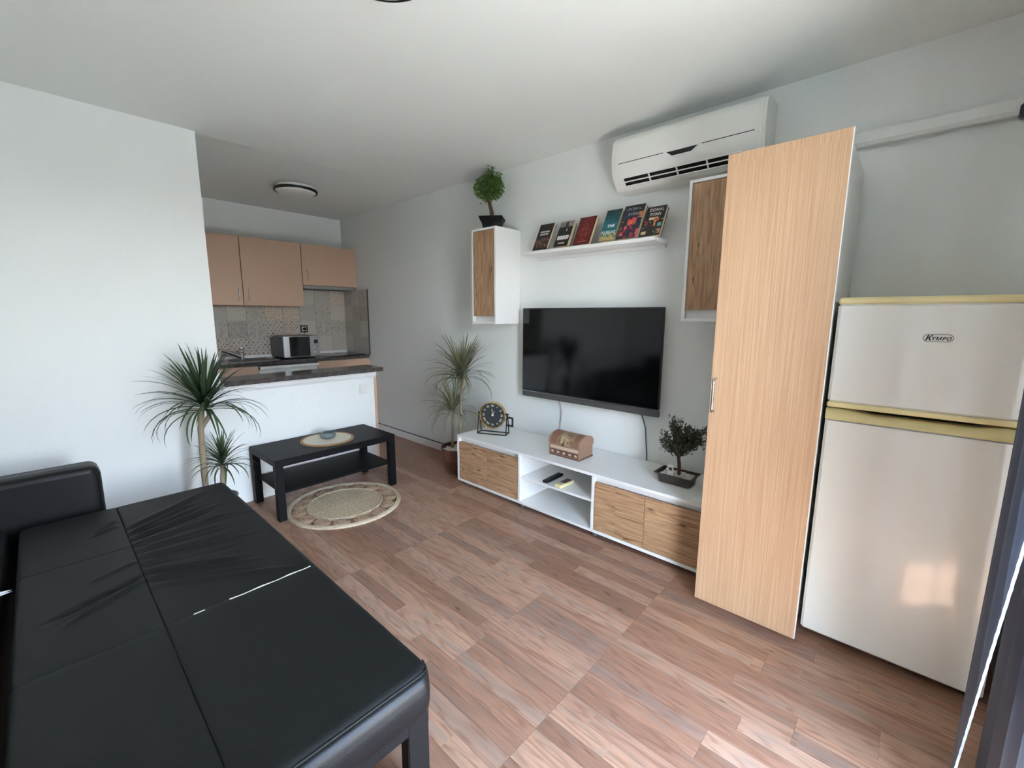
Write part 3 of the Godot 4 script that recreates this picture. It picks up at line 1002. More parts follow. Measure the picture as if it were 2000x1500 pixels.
func cover_image(kind: int) -> Image:
	var w := 96
	var h := 144
	var im := Image.create(w, h, false, Image.FORMAT_RGB8)
	var nz := noise(200 + kind, 0.06, 3)
	var r := RandomNumberGenerator.new()
	r.seed = 300 + kind
	for y in h:
		for x in w:
			var f := float(y) / h
			var n := nz.get_noise_2d(x, y)
			var c := Color.BLACK
			match kind:
				0:
					c = rgb(34, 29, 28).lerp(rgb(88, 62, 52), clampf(n * 2.0, 0, 1) * (1.0 if f < 0.55 else 0.4))
					if f > 0.55 and f < 0.92:
						c = c.lerp(rgb(168, 116, 92), clampf(nz.get_noise_2d(x * 1.6 + 40, y * 0.7) * 3.0 + 0.2, 0, 1))
				1:
					c = rgb(26, 23, 22)
					if f < 0.22:
						c = rgb(120, 110, 104).lerp(rgb(176, 168, 160), clampf(0.5 + n, 0, 1))
					if absf(x - 50) < 12 - 30 * absf(f - 0.16) and f < 0.3:
						c = rgb(60, 52, 48)
				2:
					c = rgb(120, 26, 28).lerp(rgb(96, 18, 20), clampf(0.5 + n, 0, 1))
					if x < 4 or x > 91 or y < 4 or y > 139:
						c = rgb(58, 20, 20)
				3:
					c = rgb(16, 52, 62).lerp(rgb(22, 110, 116), clampf(f * 1.9 + n * 0.3, 0, 1))
					if f > 0.76:
						c = c.lerp(rgb(198, 170, 110), clampf((f - 0.76) * 9.0 + n * 2.5, 0, 1))
				4:
					c = rgb(26, 32, 50).lerp(rgb(40, 52, 62), clampf(0.5 + n * 1.5, 0, 1))
				5:
					c = rgb(22, 18, 22).lerp(rgb(52, 36, 36), clampf(0.5 + n * 1.5, 0, 1))
			im.set_pixel(x, y, c)
	var blobs := []
	if kind == 2:
		for k in 40:
			var a := TAU * k / 40.0
			var rr := 26.0 + 7.0 * cos(4.0 * a)
			blobs.append([48 + cos(a) * rr, 78 + sin(a) * rr * 1.25, 2.2, 2.2, rgb(176, 92, 76)])
			blobs.append([48 + cos(a) * 12.0, 78 + sin(a) * 16.0, 1.8, 1.8, rgb(176, 92, 76)])
		for k in 26:
			blobs.append([24 + k * 1.9, 128, 1.5, 1.5, rgb(186, 128, 108)])
	if kind == 4:
		blobs = [[52, 74, 20, 13, rgb(206, 52, 66)], [44, 78, 10, 12, rgb(226, 92, 60)], [60, 68, 8, 12, rgb(232, 76, 92)], [50, 80, 4, 5, rgb(240, 160, 70)], [84, 40, 9, 8, rgb(204, 110, 60)], [90, 52, 7, 6, rgb(220, 140, 80)]]
		for k in 26:
			blobs.append([r.randf() * 96, r.randf_range(98, 142), r.randf_range(4, 9), r.randf_range(4, 9), [rgb(190, 44, 58), rgb(226, 96, 104), rgb(150, 30, 44), rgb(50, 92, 90)][r.randi() % 4]])
		for k in 10:
			blobs.append([r.randf() * 96, r.randf_range(44, 96), 4, 3, [rgb(40, 96, 92), rgb(60, 60, 100), rgb(176, 132, 70)][r.randi() % 3]])
		blobs.append([44, 118, 12, 14, rgb(40, 44, 62)])
	if kind == 5:
		blobs = [[44, 60, 22, 6, rgb(222, 206, 160)], [62, 66, 12, 7, rgb(190, 96, 62)], [54, 84, 6, 14, rgb(212, 150, 92)], [36, 92, 14, 16, rgb(36, 34, 40)], [80, 92, 9, 8, rgb(110, 172, 166)], [14, 80, 7, 10, rgb(132, 56, 62)], [12, 128, 12, 7, rgb(216, 202, 150)], [84, 124, 9, 12, rgb(172, 122, 110)], [70, 130, 10, 6, rgb(60, 88, 76)]]
		for k in 16:
			blobs.append([r.randf() * 96, r.randf_range(50, 140), r.randf_range(2, 5), r.randf_range(2, 5), [rgb(150, 74, 60), rgb(196, 170, 120), rgb(70, 100, 88)][r.randi() % 3]])
	if kind == 1:
		blobs = [[58, 50, 3, 8, rgb(214, 206, 196)]]
	for b in blobs:
		for y in range(maxi(0, int(b[1] - b[3])), mini(h, int(b[1] + b[3]) + 1)):
			for x in range(maxi(0, int(b[0] - b[2])), mini(w, int(b[0] + b[2]) + 1)):
				if pow((x - b[0]) / b[2], 2) + pow((y - b[1]) / b[3], 2) <= 1.0:
					im.set_pixel(x, y, b[4])
	return im


func build_books() -> void:
	# x left, width, rise, thickness, label
	var bk := [
		[1.387, 0.128, 0.192, 0.022, "dark paperback with a brown figure picture, at the left end of the shelf"],
		[1.578, 0.116, 0.178, 0.036, "black paperback with a pale block of lettering, second from the left on the shelf"],
		[1.738, 0.13, 0.19, 0.026, "dark red hardback with an ornamental cover on the shelf"],
		[1.94, 0.11, 0.204, 0.036, "teal paperback with white lettering and a golden lower edge on the shelf"],
		[2.066, 0.138, 0.214, 0.03, "dark blue paperback with red flowers, tallest book on the shelf"],
		[2.226, 0.122, 0.182, 0.026, "black paperback with a cream and orange flower at the right end of the shelf"],
	]
	var lean := -deg_to_rad(27.0)
	for k in bk.size():
		var b: Array = bk[k]
		var w: float = b[1]
		var h: float = b[2] / cos(lean)
		var t: float = b[3]
		var o := thing("book", b[4], "book", Vector3(b[0], 1.8352, 0.168), 0.0, "books leaning on the wall shelf")
		o.rotation.x = lean
		# rear bottom edge rests on the shelf
		o.position.y += t * sin(-lean)
		var cm := sm("cover_%d" % k, Color.WHITE, 0.4)
		cm.albedo_texture = tex(cover_image(k))
		cm.uv1_scale = Vector3(1.0 / w, 1.0 / h, 1)
		cm.uv1_offset = Vector3(0, 1, 0)
		span("pages", Vector3(0.002, 0.002, -t + 0.0015), Vector3(w - 0.003, h - 0.002, -0.0015), mats.page, o, 0.0)
		span("front_cover", Vector3(0, 0, -0.0015), Vector3(w, h, 0.0), cm, o, 0.0)
		var plain: Material = [mats.pot_tray, mats.black_plastic, null, mats.page, mats.tv_grey, mats.black_plastic][k]
		if plain == null:
			plain = sm("red_board", rgb(92, 22, 24), 0.5)
		span("back_cover", Vector3(0, 0, -t), Vector3(w, h, -t + 0.0015), plain, o, 0.0)
		span("spine", Vector3(0, 0, -t + 0.0015), Vector3(0.0018, h, -0.0015), plain, o, 0.0)
		var iw: Material = mats.ink_white
		if k == 0:
			for j in 2:
				var g := G.new()
				for q in 7 - j:
					g.box(Vector3(0.026 + 0.0125 * q + 0.006 * j, h * (0.69 - 0.1 * j), 0.0006), Vector3(0.0095, 0.012, 0.0012), 0.0)
				part("title_print", g, mats.paper, o)
		if k == 1:
			var g := G.new()
			for q in 8:
				g.box(Vector3(0.016 + 0.012 * q, h * 0.34, 0.0006), Vector3(0.0105, 0.034 - 0.006 * (q % 2), 0.0012), 0.0)
			part("title_print", g, mats.paper, o)
			var g2 := G.new()
			for q in 6:
				g2.box(Vector3(0.034 + 0.0095 * q, h * 0.12, 0.0006), Vector3(0.007, 0.008, 0.0012), 0.0)
			part("title_print", g2, mats.paper, o)
		if k == 3:
			lettering("title", "THE", 0.021, 0.001, iw, o, Vector3(w * 0.56, h * 0.46, 0.0008))
			lettering("title", "FLIGHT", 0.021, 0.001, iw, o, Vector3(w * 0.5, h * 0.25, 0.0008))
		if k >= 4:
			lettering("title", "DONAL", 0.0205, 0.001, mats.silver if k == 4 else mats.paper, o, Vector3(w * 0.52, h * 0.88, 0.0008), Basis.IDENTITY, false, 400)
			lettering("title", "RYAN", 0.0205, 0.001, mats.silver if k == 4 else mats.paper, o, Vector3(w * 0.52, h * 0.72, 0.0008), Basis.IDENTITY, false, 400)


func build_clock() -> void:
	var c := thing("desk_clock", "round brass desk clock with a dark dial on a black wire stand", "clock", Vector3(1.055, 0.42, 0.245), deg_to_rad(24.5))
	var cy := 0.157
	var r := 0.108
	var stand := G.new()
	var rad := 0.0045
	for s: float in [-1.0, 1.0]:
		for z: float in [0.042, -0.042]:
			stand.tube([Vector3(s * 0.122, rad, z), Vector3(s * 0.122, cy + 0.012, 0.004 * signf(z))], [rad], 8)
	stand.tube([Vector3(-0.122, rad, 0.042), Vector3(0.122, rad, 0.042)], [rad], 8)
	stand.tube([Vector3(-0.122, rad, -0.042), Vector3(0.122, rad, -0.042)], [rad], 8)
	for s: float in [-1.0, 1.0]:
		stand.tube([Vector3(s * 0.122, rad, -0.042), Vector3(s * 0.122, rad, 0.042)], [rad], 8)
	part("stand", stand, mats.black_metal, c)
	var turn := Transform3D(Basis(Vector3.RIGHT, PI / 2), Vector3(0, cy, 0))
	var bg := G.new()
	bg.lathe(Vector3.ZERO, [Vector2(0, -0.03), Vector2(r - 0.012, -0.03), Vector2(r, -0.02), Vector2(r, 0.022), Vector2(r + 0.005, 0.026), Vector2(r + 0.003, 0.032), Vector2(r - 0.004, 0.033), Vector2(r - 0.01, 0.024), Vector2(r - 0.011, 0.012)], 48)
	part("case", bg, mats.gold, c).transform = turn
	var dg := G.new()
	dg.lathe(Vector3.ZERO, [Vector2(0, 0.013), Vector2(r - 0.009, 0.013), Vector2(r - 0.009, 0.006), Vector2(0, 0.006)], 48)
	var dial := part("dial", dg, sm("dial_paint", rgb(48, 52, 54), 0.5), c)
	dial.transform = turn
	var roman := ["XII", "I", "II", "III", "IIII", "V", "VI", "VII", "VIII", "IX", "X", "XI"]
	for k in 12:
		var a := TAU * k / 12.0
		var rot := Basis(Vector3(0, 0, 1), -a)
		var p := Vector3(sin(a), cos(a), 0) * 0.078
		lettering("numeral", roman[k], 0.0135, 0.001, mats.paper, dial, turn.affine_inverse() * (Vector3(0, cy, 0.0145) + p), turn.basis.inverse() * rot, true)
	for q in [[deg_to_rad(-6.0), 0.052, 0.006], [deg_to_rad(26.0), 0.036, 0.008]]:
		var hg := G.new()
		var d := Vector3(sin(q[0]), cos(q[0]), 0)
		hg.bar(Vector3(0, cy, 0.016) - d * 0.008, Vector3(0, cy, 0.016) + d * q[1], q[2], 0.0015)
		part("hand", hg, mats.ink_white, c)
	var pin := G.new()
	pin.lathe(Vector3.ZERO, [Vector2(0, 0.02), Vector2(0.008, 0.018), Vector2(0.009, 0.013)], 16)
	part("hub", pin, mats.ink_white, c).transform = turn
	for s: float in [-1.0, 1.0]:
		var kg := G.new()
		kg.tube([Vector3(s * 0.108, cy + 0.01, 0), Vector3(s * 0.13, cy + 0.01, 0)], [0.008], 10)
		part("pivot", kg, mats.black_metal, c)


func build_chest() -> void:
	var c := thing("keepsake_chest", "small brown wooden chest with a rounded printed lid on the TV bench", "chest", Vector3(1.71, 0.42, 0.178))
	var brown := sm("chest_wood", rgb(156, 122, 102), 0.6)
	var print_i := Image.create(128, 64, false, Image.FORMAT_RGB8)
	var nz := noise(401, 0.06, 4)
	for y in 64:
		for x in 128:
			var n := nz.get_noise_2d(x, y)
			print_i.set_pixel(x, y, rgb(132, 98, 76).lerp(rgb(184, 168, 132), clampf(0.5 + n * 2.0, 0, 1) * (smoothstep(0.22, 0.4, x / 128.0) - 0.9 * smoothstep(0.66, 0.84, x / 128.0))))
	var pm := sm("chest_print", Color.WHITE, 0.6)
	pm.albedo_texture = tex(print_i)
	pm.uv1_scale = Vector3(3.97, 6.0, 1)
	var pale := sm("chest_pale", rgb(204, 182, 160), 0.6)
	var dark := sm("chest_dark", rgb(104, 78, 64), 0.6)
	var W := 0.252
	var D := 0.17
	span("body", Vector3(0.003, 0.008, 0.003), Vector3(W - 0.003, 0.085, D - 0.003), brown, c)
	span("base", Vector3(0, 0, 0), Vector3(W, 0.01, D), dark, c, 0.002)
	var prof := [Vector2(0.0, 0.087), Vector2(D, 0.087), Vector2(D, 0.108)]
	for k in 9:
		var a := PI * (k + 0.5) / 9.0
		prof.append(Vector2(D * 0.5 + D * 0.5 * cos(a), 0.11 + 0.045 * sin(a)))
	prof.append(Vector2(0.0, 0.108))
	var lid := G.new()
	lid.extrude_x(prof, 0.004, W - 0.004, true)
	var lo := part("lid", lid, pm, c)
	for x: float in [0.0, W - 0.012]:
		var e := G.new()
		var p2 := []
		for p in prof:
			p2.append(Vector2(D * 0.5 + (p.x - D * 0.5) * 1.03, 0.1 + (p.y - 0.1) * 1.05))
		e.extrude_x(p2, x, x + 0.012, true)
		part("lid_band", e, brown, lo)
	for x: float in [0.0, W - 0.01]:
		span("corner_post", Vector3(x, 0.008, D - 0.006), Vector3(x + 0.01, 0.108, D + 0.001), brown, c)
	span("pale_band", Vector3(0.01, 0.052, D - 0.004), Vector3(W - 0.01, 0.072, D - 0.001), pale, c, 0.0005)
	span("print_band", Vector3(0.01, 0.014, D - 0.004), Vector3(W - 0.01, 0.046, D - 0.001), dark, c, 0.0005)
	for k in 5:
		var g := G.new()
		g.ball(Vector3(0.03 + 0.048 * k, 0.029, D - 0.001), Vector3(0.012, 0.008, 0.002), 10, 6)
		part("leaf_print", g, pale, c)
	var lk := G.new()
	lk.box(Vector3(W * 0.47, 0.088, D + 0.002), Vector3(0.018, 0.022, 0.006), 0.003)
	part("latch", lk, sm("old_brass", rgb(96, 80, 54), 0.4, 0.8), c)


# ---------------------------------------------------------------- wardrobe and fridge
func build_tall() -> void:
	var w := thing("wardrobe", "tall narrow white wardrobe with one striped beige wooden door", "wardrobe", Vector3(2.852, 0.0, 0.0))
	span("carcass", Vector3(0.008, 0.05, 0.02), Vector3(0.4, 2.03, 0.638), mats.white_melamine, w)
	span("plinth", Vector3(0.02, 0.0, 0.03), Vector3(0.385, 0.05, 0.6), mats.white_melamine, w)
	var d := span("door", Vector3(0.0, 0.027, 0.641), Vector3(0.411, 2.038, 0.659), mats.veneer, w, 0.0008)
	span("edge_band", Vector3(0.411, 0.027, 0.641), Vector3(0.4145, 2.038, 0.659), mats.white_trim, d, 0.0005)
	var hg := G.new()
	hg.tube([Vector3(0.02, 0.955, 0.659), Vector3(0.02, 0.96, 0.684), Vector3(0.02, 0.975, 0.688), Vector3(0.02, 1.085, 0.688), Vector3(0.02, 1.1, 0.684), Vector3(0.02, 1.105, 0.659)], [0.006], 10)
	part("handle", hg, mats.silver, d)

	var f := thing("refrigerator", "white fridge freezer with cream plastic edges beside the tall wardrobe", "refrigerator", Vector3(3.27, 0.0, 0.0))
	var W := 0.55
	span("cabinet", Vector3(0.004, 0.03, 0.03), Vector3(W - 0.004, 1.42, 0.49), mats.fridge_enamel, f, 0.006)
	span("top_cover", Vector3(0.0, 1.42, 0.03), Vector3(W, 1.452, 0.545), mats.cream_plastic, f, 0.008)
	var z := 0.495
	var zf := 0.557
	var fd := span("freezer_door", Vector3(0.0, 1.04, z), Vector3(W, 1.428, zf), mats.fridge_enamel, f, 0.01)
	fd.set_meta("label", "upper freezer door")
	span("top_rail", Vector3(0.0, 1.426, z), Vector3(W, 1.45, zf + 0.001), mats.cream_plastic, fd, 0.006)
	span("lower_rail", Vector3(0.0, 1.021, z), Vector3(W, 1.042, zf + 0.001), mats.cream_plastic, fd, 0.004)
	var rd := span("fridge_door", Vector3(0.0, 0.03, z), Vector3(W, 0.975, zf), mats.fridge_enamel, f, 0.01)
	rd.set_meta("label", "lower fridge door")
	span("gasket", Vector3(0.006, 0.05, z - 0.008), Vector3(W - 0.006, 1.41, z), mats.dark_gap, f, 0.0)
	# grip rail along the top of the lower door: scooped in the middle
	var rail := G.new()
	var top := func(s: float, t: float) -> Vector3:
		var x := W * s
		var sc := smoothstep(0.1, 0.28, s) * (1.0 - smoothstep(0.72, 0.9, s))
		var lip := 0.004 + (zf + 0.002 - z) * 1.0
		if t < 0.34:
			return Vector3(x, 0.972, z + lip)
		if t < 0.67:
			return Vector3(x, 1.014 - 0.012 * sc, z + lip - 0.004)
		return Vector3(x, 1.016 - 0.012 * sc, z + 0.004)
	rail.sheet(top, 28, 3, Vector2.ONE, Vector3(0, 0, 1))
	rail.face([Vector3(0, 0.972, z), Vector3(0, 0.972, zf + 0.006), Vector3(0, 1.012, zf + 0.002), Vector3(0, 1.012, z)], Vector3(-1, 0, 0))
	rail.face([Vector3(W, 0.972, z), Vector3(W, 0.972, zf + 0.006), Vector3(W, 1.012, zf + 0.002), Vector3(W, 1.012, z)], Vector3(1, 0, 0))
	part("grip_rail", rail, mats.cream_dull, rd)
	for k in 4:
		var fg := G.new()
		fg.lathe(Vector3(0.06 + 0.43 * (k % 2), 0, 0.1 + 0.34 * (k / 2)), [Vector2(0, 0.03), Vector2(0.02, 0.03), Vector2(0.022, 0), Vector2(0, 0)], 12)
		part("foot", fg, mats.black_plastic, f)
	# badge
	var bg := G.new()
	var ring := []
	for k in 40:
		var a := TAU * k / 40.0
		ring.append(Vector2(signf(cos(a)) * 0.025 * (1.0 if absf(cos(a)) > 0.02 else 0.0) + 0.0135 * cos(a), 0.0135 * sin(a)))
	var bc := Vector3(0.291, 1.306, zf)
	var outer := []
	var inner := []
	for p in ring:
		outer.append(bc + Vector3(p.x, p.y, 0.0012))
		inner.append(bc + Vector3(p.x * 0.955, p.y * 0.88, 0.0016))
	bg.face(outer, Vector3(0, 0, 1))
	var badge := part("badge_rim", bg, mats.tv_grey, fd)
	badge.set_meta("label", "oval name badge")
	var bi := G.new()
	bi.face(inner, Vector3(0, 0, 1))
	part("badge_plate", bi, mats.fridge_enamel, fd)
	var slant := Basis(Vector3(1, 0, 0), Vector3(0.28, 1, 0), Vector3(0, 0, 1))
	lettering("badge_letter", "K", 0.02, 0.001, mats.ink_dark, fd, bc + Vector3(-0.0235, 0.0005, 0.002), slant)
	lettering("badge_letters", "YMPO", 0.0128, 0.001, mats.ink_dark, fd, bc + Vector3(0.0085, -0.002, 0.002), slant)


# ---------------------------------------------------------------- coffee table group
func build_table() -> void:
	var bw: StandardMaterial3D = mats.black_wood
	bw.metallic_specular = 0.28
	var t := thing("coffee_table", "black rectangular coffee table with a lower shelf by the partition", "coffee table", Vector3(0.265, 0.0, 1.275), deg_to_rad(0.6))
	var hx := 0.245
	var hz := 0.452
	span("tabletop", Vector3(-hx, 0.378, -hz), Vector3(hx, 0.426, hz), bw, t, 0.003)
	for x: float in [-1.0, 1.0]:
		for z: float in [-1.0, 1.0]:
			bpart("leg", Vector3(x * (hx - 0.025), 0.189, z * (hz - 0.025)), Vector3(0.05, 0.378, 0.05), bw, t, 0.002)
	span("shelf", Vector3(-hx + 0.015, 0.185, -hz + 0.03), Vector3(hx - 0.015, 0.2, hz - 0.03), bw, t, 0.002)
	var mt := thing("placemat", "round pale woven placemat with a brown rim on the coffee table", "placemat", Vector3(0.262, 0.4262, 1.258))
	var g := G.new()
	g.lathe(Vector3.ZERO, [Vector2(0, 0.006), Vector2(0.172, 0.006), Vector2(0.172, 0), Vector2(0, 0)], 48)
	part("woven_centre", g, mats.mat_pale, mt)
	var e := G.new()
	e.lathe(Vector3.ZERO, [Vector2(0.172, 0.0), Vector2(0.172, 0.007), Vector2(0.178, 0.01), Vector2(0.188, 0.009), Vector2(0.193, 0.003), Vector2(0.192, 0)], 48)
	part("rim", e, mats.mat_edge, mt)
	var b := thing("bowl", "small grey-green ceramic bowl on the round placemat", "bowl", Vector3(0.245, 0.433, 1.245))
	var bg := G.new()
	bg.lathe(Vector3.ZERO, [Vector2(0, 0), Vector2(0.04, 0), Vector2(0.054, 0.01), Vector2(0.058, 0.026), Vector2(0.052, 0.042), Vector2(0.046, 0.046), Vector2(0.042, 0.042), Vector2(0.046, 0.026), Vector2(0.04, 0.014), Vector2(0, 0.01)], 36)
	part("bowl_wall", bg, mats.bowl_glaze, b)
	# rug
	var r := thing("jute_rug", "round jute rug with a ring of coiled discs on the floor", "rug", Vector3(0.555, 0.0, 1.285))
	var c := G.new()
	var pc := [Vector2(0, 0.008)]
	for k in 22:
		pc.append(Vector2(0.006 + k * 0.0116, 0.0085))
		pc.append(Vector2(0.0118 + k * 0.0116, 0.0095))
	pc.append(Vector2(0.258, 0.004))
	pc.append(Vector2(0.258, 0.0))
	c.lathe(Vector3.ZERO, pc, 64)
	part("centre_coil", c, mats.jute_pale, r)
	var rm := G.new()
	rm.lathe(Vector3.ZERO, [Vector2(0.251, 0.0), Vector2(0.252, 0.012), Vector2(0.258, 0.0155), Vector2(0.263, 0.012), Vector2(0.264, 0.0)], 72)
	part("centre_rim", rm, mats.jute_border, r)
	var cg := G.new()
	var pr := [Vector2(0, 0.014)]
	for k in 3:
		pr.append(Vector2(0.0085 + k * 0.0165, 0.0145))
		pr.append(Vector2(0.0125 + k * 0.0165, 0.008))
		pr.append(Vector2(0.0165 + k * 0.0165, 0.0145))
	pr.append(Vector2(0.055, 0.013))
	pr.append(Vector2(0.059, 0.008))
	pr.append(Vector2(0.059, 0.0))
	cg.lathe(Vector3.ZERO, pr, 28, 0.8, 0.97)
	var cm := cg.mesh()
	for k in 15:
		var a := TAU * (k + 0.3) / 15.0
		var o := put("coil", cm, mats.jute_brown, r)
		o.position = Vector3(cos(a), 0, sin(a)) * 0.3135
		o.rotation.y = -a
	var bo := G.new()
	bo.lathe(Vector3.ZERO, [Vector2(0.362, 0.0), Vector2(0.363, 0.012), Vector2(0.37, 0.016), Vector2(0.377, 0.0125), Vector2(0.384, 0.016), Vector2(0.391, 0.012), Vector2(0.393, 0.0)], 80)
	part("border", bo, mats.jute_border, r)


# ---------------------------------------------------------------- sofa bed
func panel(x0: float, x1: float, z0: float, z1: float, top: float, low: float, round_: Array, folds: Array, nx: int, nz: int) -> G:
	# round_: edge radii at x0, x1, z0, z1
	var g := G.new()
	var drop := func(d: float, r: float) -> float:
		if d >= r:
			return 0.0
		return r - sqrt(maxf(r * r - (r - d) * (r - d), 0.0))
	var f := func(s: float, t: float) -> Vector3:
		# crowd the grid towards the edges
		var ss := 0.5 - 0.5 * cos(PI * s)
		var tt := 0.5 - 0.5 * cos(PI * t)
		ss = lerpf(s, ss, 0.6)
		tt = lerpf(t, tt, 0.6)
		var x := lerpf(x0, x1, ss)
		var z := lerpf(z0, z1, tt)
		# outer corners are rounded in plan
		if round_[1] > 0.02 and round_[2] > 0.02:
			var ca := (x - x1 + 0.045) / 0.045
			var cb := (z0 + 0.045 - z) / 0.045
			if ca > 0.0 and cb > 0.0:
				var sq := maxf(ca, cb) / sqrt(ca * ca + cb * cb)
				x = x1 - 0.045 + 0.045 * ca * sq
				z = z0 + 0.045 - 0.045 * cb * sq
		var y := top
		var xq := lerpf(x0, x1, ss)
		var zq := lerpf(z0, z1, tt)
		y -= drop.call(xq - x0, round_[0]) + drop.call(x1 - xq, round_[1]) + drop.call(zq - z0, round_[2]) + drop.call(z1 - zq, round_[3])
		var edge := minf(minf(x - x0, x1 - x), minf(z - z0, z1 - z))
		y -= 0.0015 * exp(-edge / 0.015)
		for q in folds:
			var a := Vector2(q[0], q[1])
			var b := Vector2(q[2], q[3])
			var ab := b - a
			var p := Vector2(x, z)
			var k := (p - a).dot(ab) / ab.length_squared()
			var off := (p - a - ab * k).length()
			var fade := smoothstep(-0.15, 0.15, k) * (1.0 - smoothstep(0.75, 1.12, k))
			y += q[5] * exp(-off * off / (q[4] * q[4])) * fade
		return Vector3(x, y, z)
	g.sheet(f, nx, nz)
	# sides
	for e in 4:
		var side := func(s: float, t: float) -> Vector3:
			var p: Vector3
			match e:
				0: p = f.call(0.0, s)
				1: p = f.call(1.0, s)
				2: p = f.call(s, 0.0)
				_: p = f.call(s, 1.0)
			return Vector3(p.x, lerpf(p.y, low, t), p.z)
		g.sheet(side, 24, 3, Vector2.ONE, [Vector3(-1, 0, 0), Vector3(1, 0, 0), Vector3(0, 0, -1), Vector3(0, 0, 1)][e])
	return g


func build_sofa() -> void:
	var s := thing("sofa_bed", "black leather sofa bed pulled out flat, with a torn seam", "sofa bed", Vector3.ZERO)
	var le: Material = mats.leather
	var top := 0.425
	var low := 0.315
	var xs := [0.62, 1.2, 1.885, 2.62]
	var zs := [2.04, 2.512, 2.835]
	var r := RandomNumberGenerator.new()
	r.seed = 77
	var folds_mid := []
	for k in 19:
		var x := 0.74 + 0.06 * k
		folds_mid.append([lerpf(x, 1.3, 0.42), 2.5, x + r.randf_range(-0.02, 0.05), r.randf_range(2.1, 2.24), r.randf_range(0.009, 0.015), r.randf_range(0.006, 0.011) * (1.0 if k % 2 == 0 else -0.7)])
	var folds_in := [[1.5, 2.52, 1.6, 2.76, 0.011, -0.012], [1.54, 2.52, 1.66, 2.72, 0.01, 0.01], [1.36, 2.52, 1.42, 2.66, 0.012, 0.007], [0.86, 2.54, 0.96, 2.6, 0.012, -0.008], [0.93, 2.53, 0.98, 2.62, 0.012, 0.008]]
	for ix in 3:
		for iz in 2:
			var rd := [0.05 if ix == 0 else 0.0025, 0.03 if ix == 2 else 0.0025, 0.03 if iz == 0 else 0.0025, 0.02 if iz == 1 else 0.0025]
			var fo: Array = folds_in
			if iz == 0:
				fo = folds_mid if ix < 2 else []
			var g := panel(xs[ix] + 0.0006, xs[ix + 1] - 0.0006, zs[iz] + 0.0006, zs[iz + 1] - 0.0006, top, low, rd, fo, 130, 70)
			part("leather_panel", g, le, s)
	# torn seam with the pale lining showing
	var tg := G.new()
	var tear := func(a: float, t: float) -> Vector3:
		var z := lerpf(2.07, 2.34, a)
		var n := sin(a * 61.0) * 0.35 + sin(a * 143.0) * 0.3 + sin(a * 23.0) * 0.35
		var w := (0.005 + 0.0034 * n) * smoothstep(0.0, 0.06, a) * (1.0 - smoothstep(0.8, 1.0, a)) + 0.0004
		return Vector3(1.885 + 0.002 * sin(a * 17.0) + (t - 0.5) * 2.0 * w, top - 0.0065 + 0.005 * (1.0 - absf(t - 0.5) * 2.0) + 0.0025, z)
	tg.sheet(tear, 120, 4)
	part("torn_seam", tg, mats.lining, s).set_meta("label", "pale lining showing through the torn seam")
	var tg2 := G.new()
	tg2.box(Vector3(1.885, top - 0.0022, 2.425), Vector3(0.005, 0.004, 0.03), 0.001)
	part("torn_seam", tg2, mats.lining, s)
	# border under the foot end with piping, frame and legs
	var eg := G.new()
	var pf := [Vector2(-0.004, 0.405), Vector2(0.004, 0.413), Vector2(0.016, 0.416), Vector2(0.03, 0.411), Vector2(0.04, 0.397), Vector2(0.045, 0.372), Vector2(0.044, 0.338), Vector2(0.037, 0.309), Vector2(0.022, 0.299), Vector2(-0.004, 0.298)]
	var border := func(a: float, t: float) -> Vector3:
		var z := lerpf(2.041, 2.834, pow(a, 1.8))
		var near := clampf((z - 2.041) / 0.045, 0.0, 1.0)
		var k := sqrt(1.0 - (1.0 - near) * (1.0 - near))
		var j := t * (pf.size() - 1)
		var i0 := mini(int(j), pf.size() - 2)
		var q: Vector2 = (pf[i0] as Vector2).lerp(pf[i0 + 1], j - i0)
		return Vector3(2.591 - 0.03 * (1.0 - k) + q.x * k, q.y - 0.006 * (1.0 - k), z)
	eg.sheet(border, 60, 27, Vector2.ONE, Vector3(1, 0, 0))
	part("foot_border", eg, mats.leather_side, s)
	var pg := G.new()
	pg.tube([Vector3(2.6, 0.41, 2.055), Vector3(2.612, 0.4155, 2.08), Vector3(2.613, 0.4175, 2.4), Vector3(2.613, 0.4165, 2.82)], [0.0035], 8)
	part("piping", pg, le, s)
	span("frame_rail", Vector3(0.7, 0.25, 2.06), Vector3(2.565, 0.315, 2.09), mats.black_metal, s)
	span("frame_rail", Vector3(0.7, 0.25, 2.79), Vector3(2.565, 0.315, 2.82), mats.black_metal, s)
	span("cross_rail", Vector3(2.558, 0.24, 2.05), Vector3(2.599, 0.315, 2.825), mats.leather_side, s)
	for q in [[2.6, 2.085], [2.6, 2.79], [0.74, 2.085], [0.74, 2.79]]:
		span("leg", Vector3(q[0] - 0.04, 0.0, q[1] - 0.035), Vector3(q[0], 0.3, q[1] + 0.035), mats.leather_side, s, 0.004)
	var br := G.new()
	br.bar(Vector3(2.56, 0.25, 2.3), Vector3(2.56, 0.02, 2.13), 0.02, 0.03)
	part("brace", br, mats.black_metal, s)
	# seat behind the pull-out part
	part("seat", panel(0.58, 2.6, 2.872, 3.6, 0.43, 0.12, [0.03, 0.03, 0.02, 0.02], [], 60, 40), le, s)
	# arm cushion at the far end
	var ag := panel(0.40, 0.565, 2.54, 3.62, 0.628, 0.1, [0.035, 0.03, 0.045, 0.03], [[0.5, 2.6, 0.52, 3.1, 0.02, 0.004]], 24, 60)
	part("arm", ag, mats.leather_side, s)
	span("arm_frame", Vector3(0.3, 0.0, 2.75), Vector3(0.39, 0.58, 3.6), mats.leather_side, s, 0.02)
	part("backrest", panel(0.58, 2.6, 3.6, 3.85, 0.78, 0.1, [0.04, 0.04, 0.05, 0.05], [], 30, 20), le, s)
	# white cloth lying over the gap
	var cl := G.new()
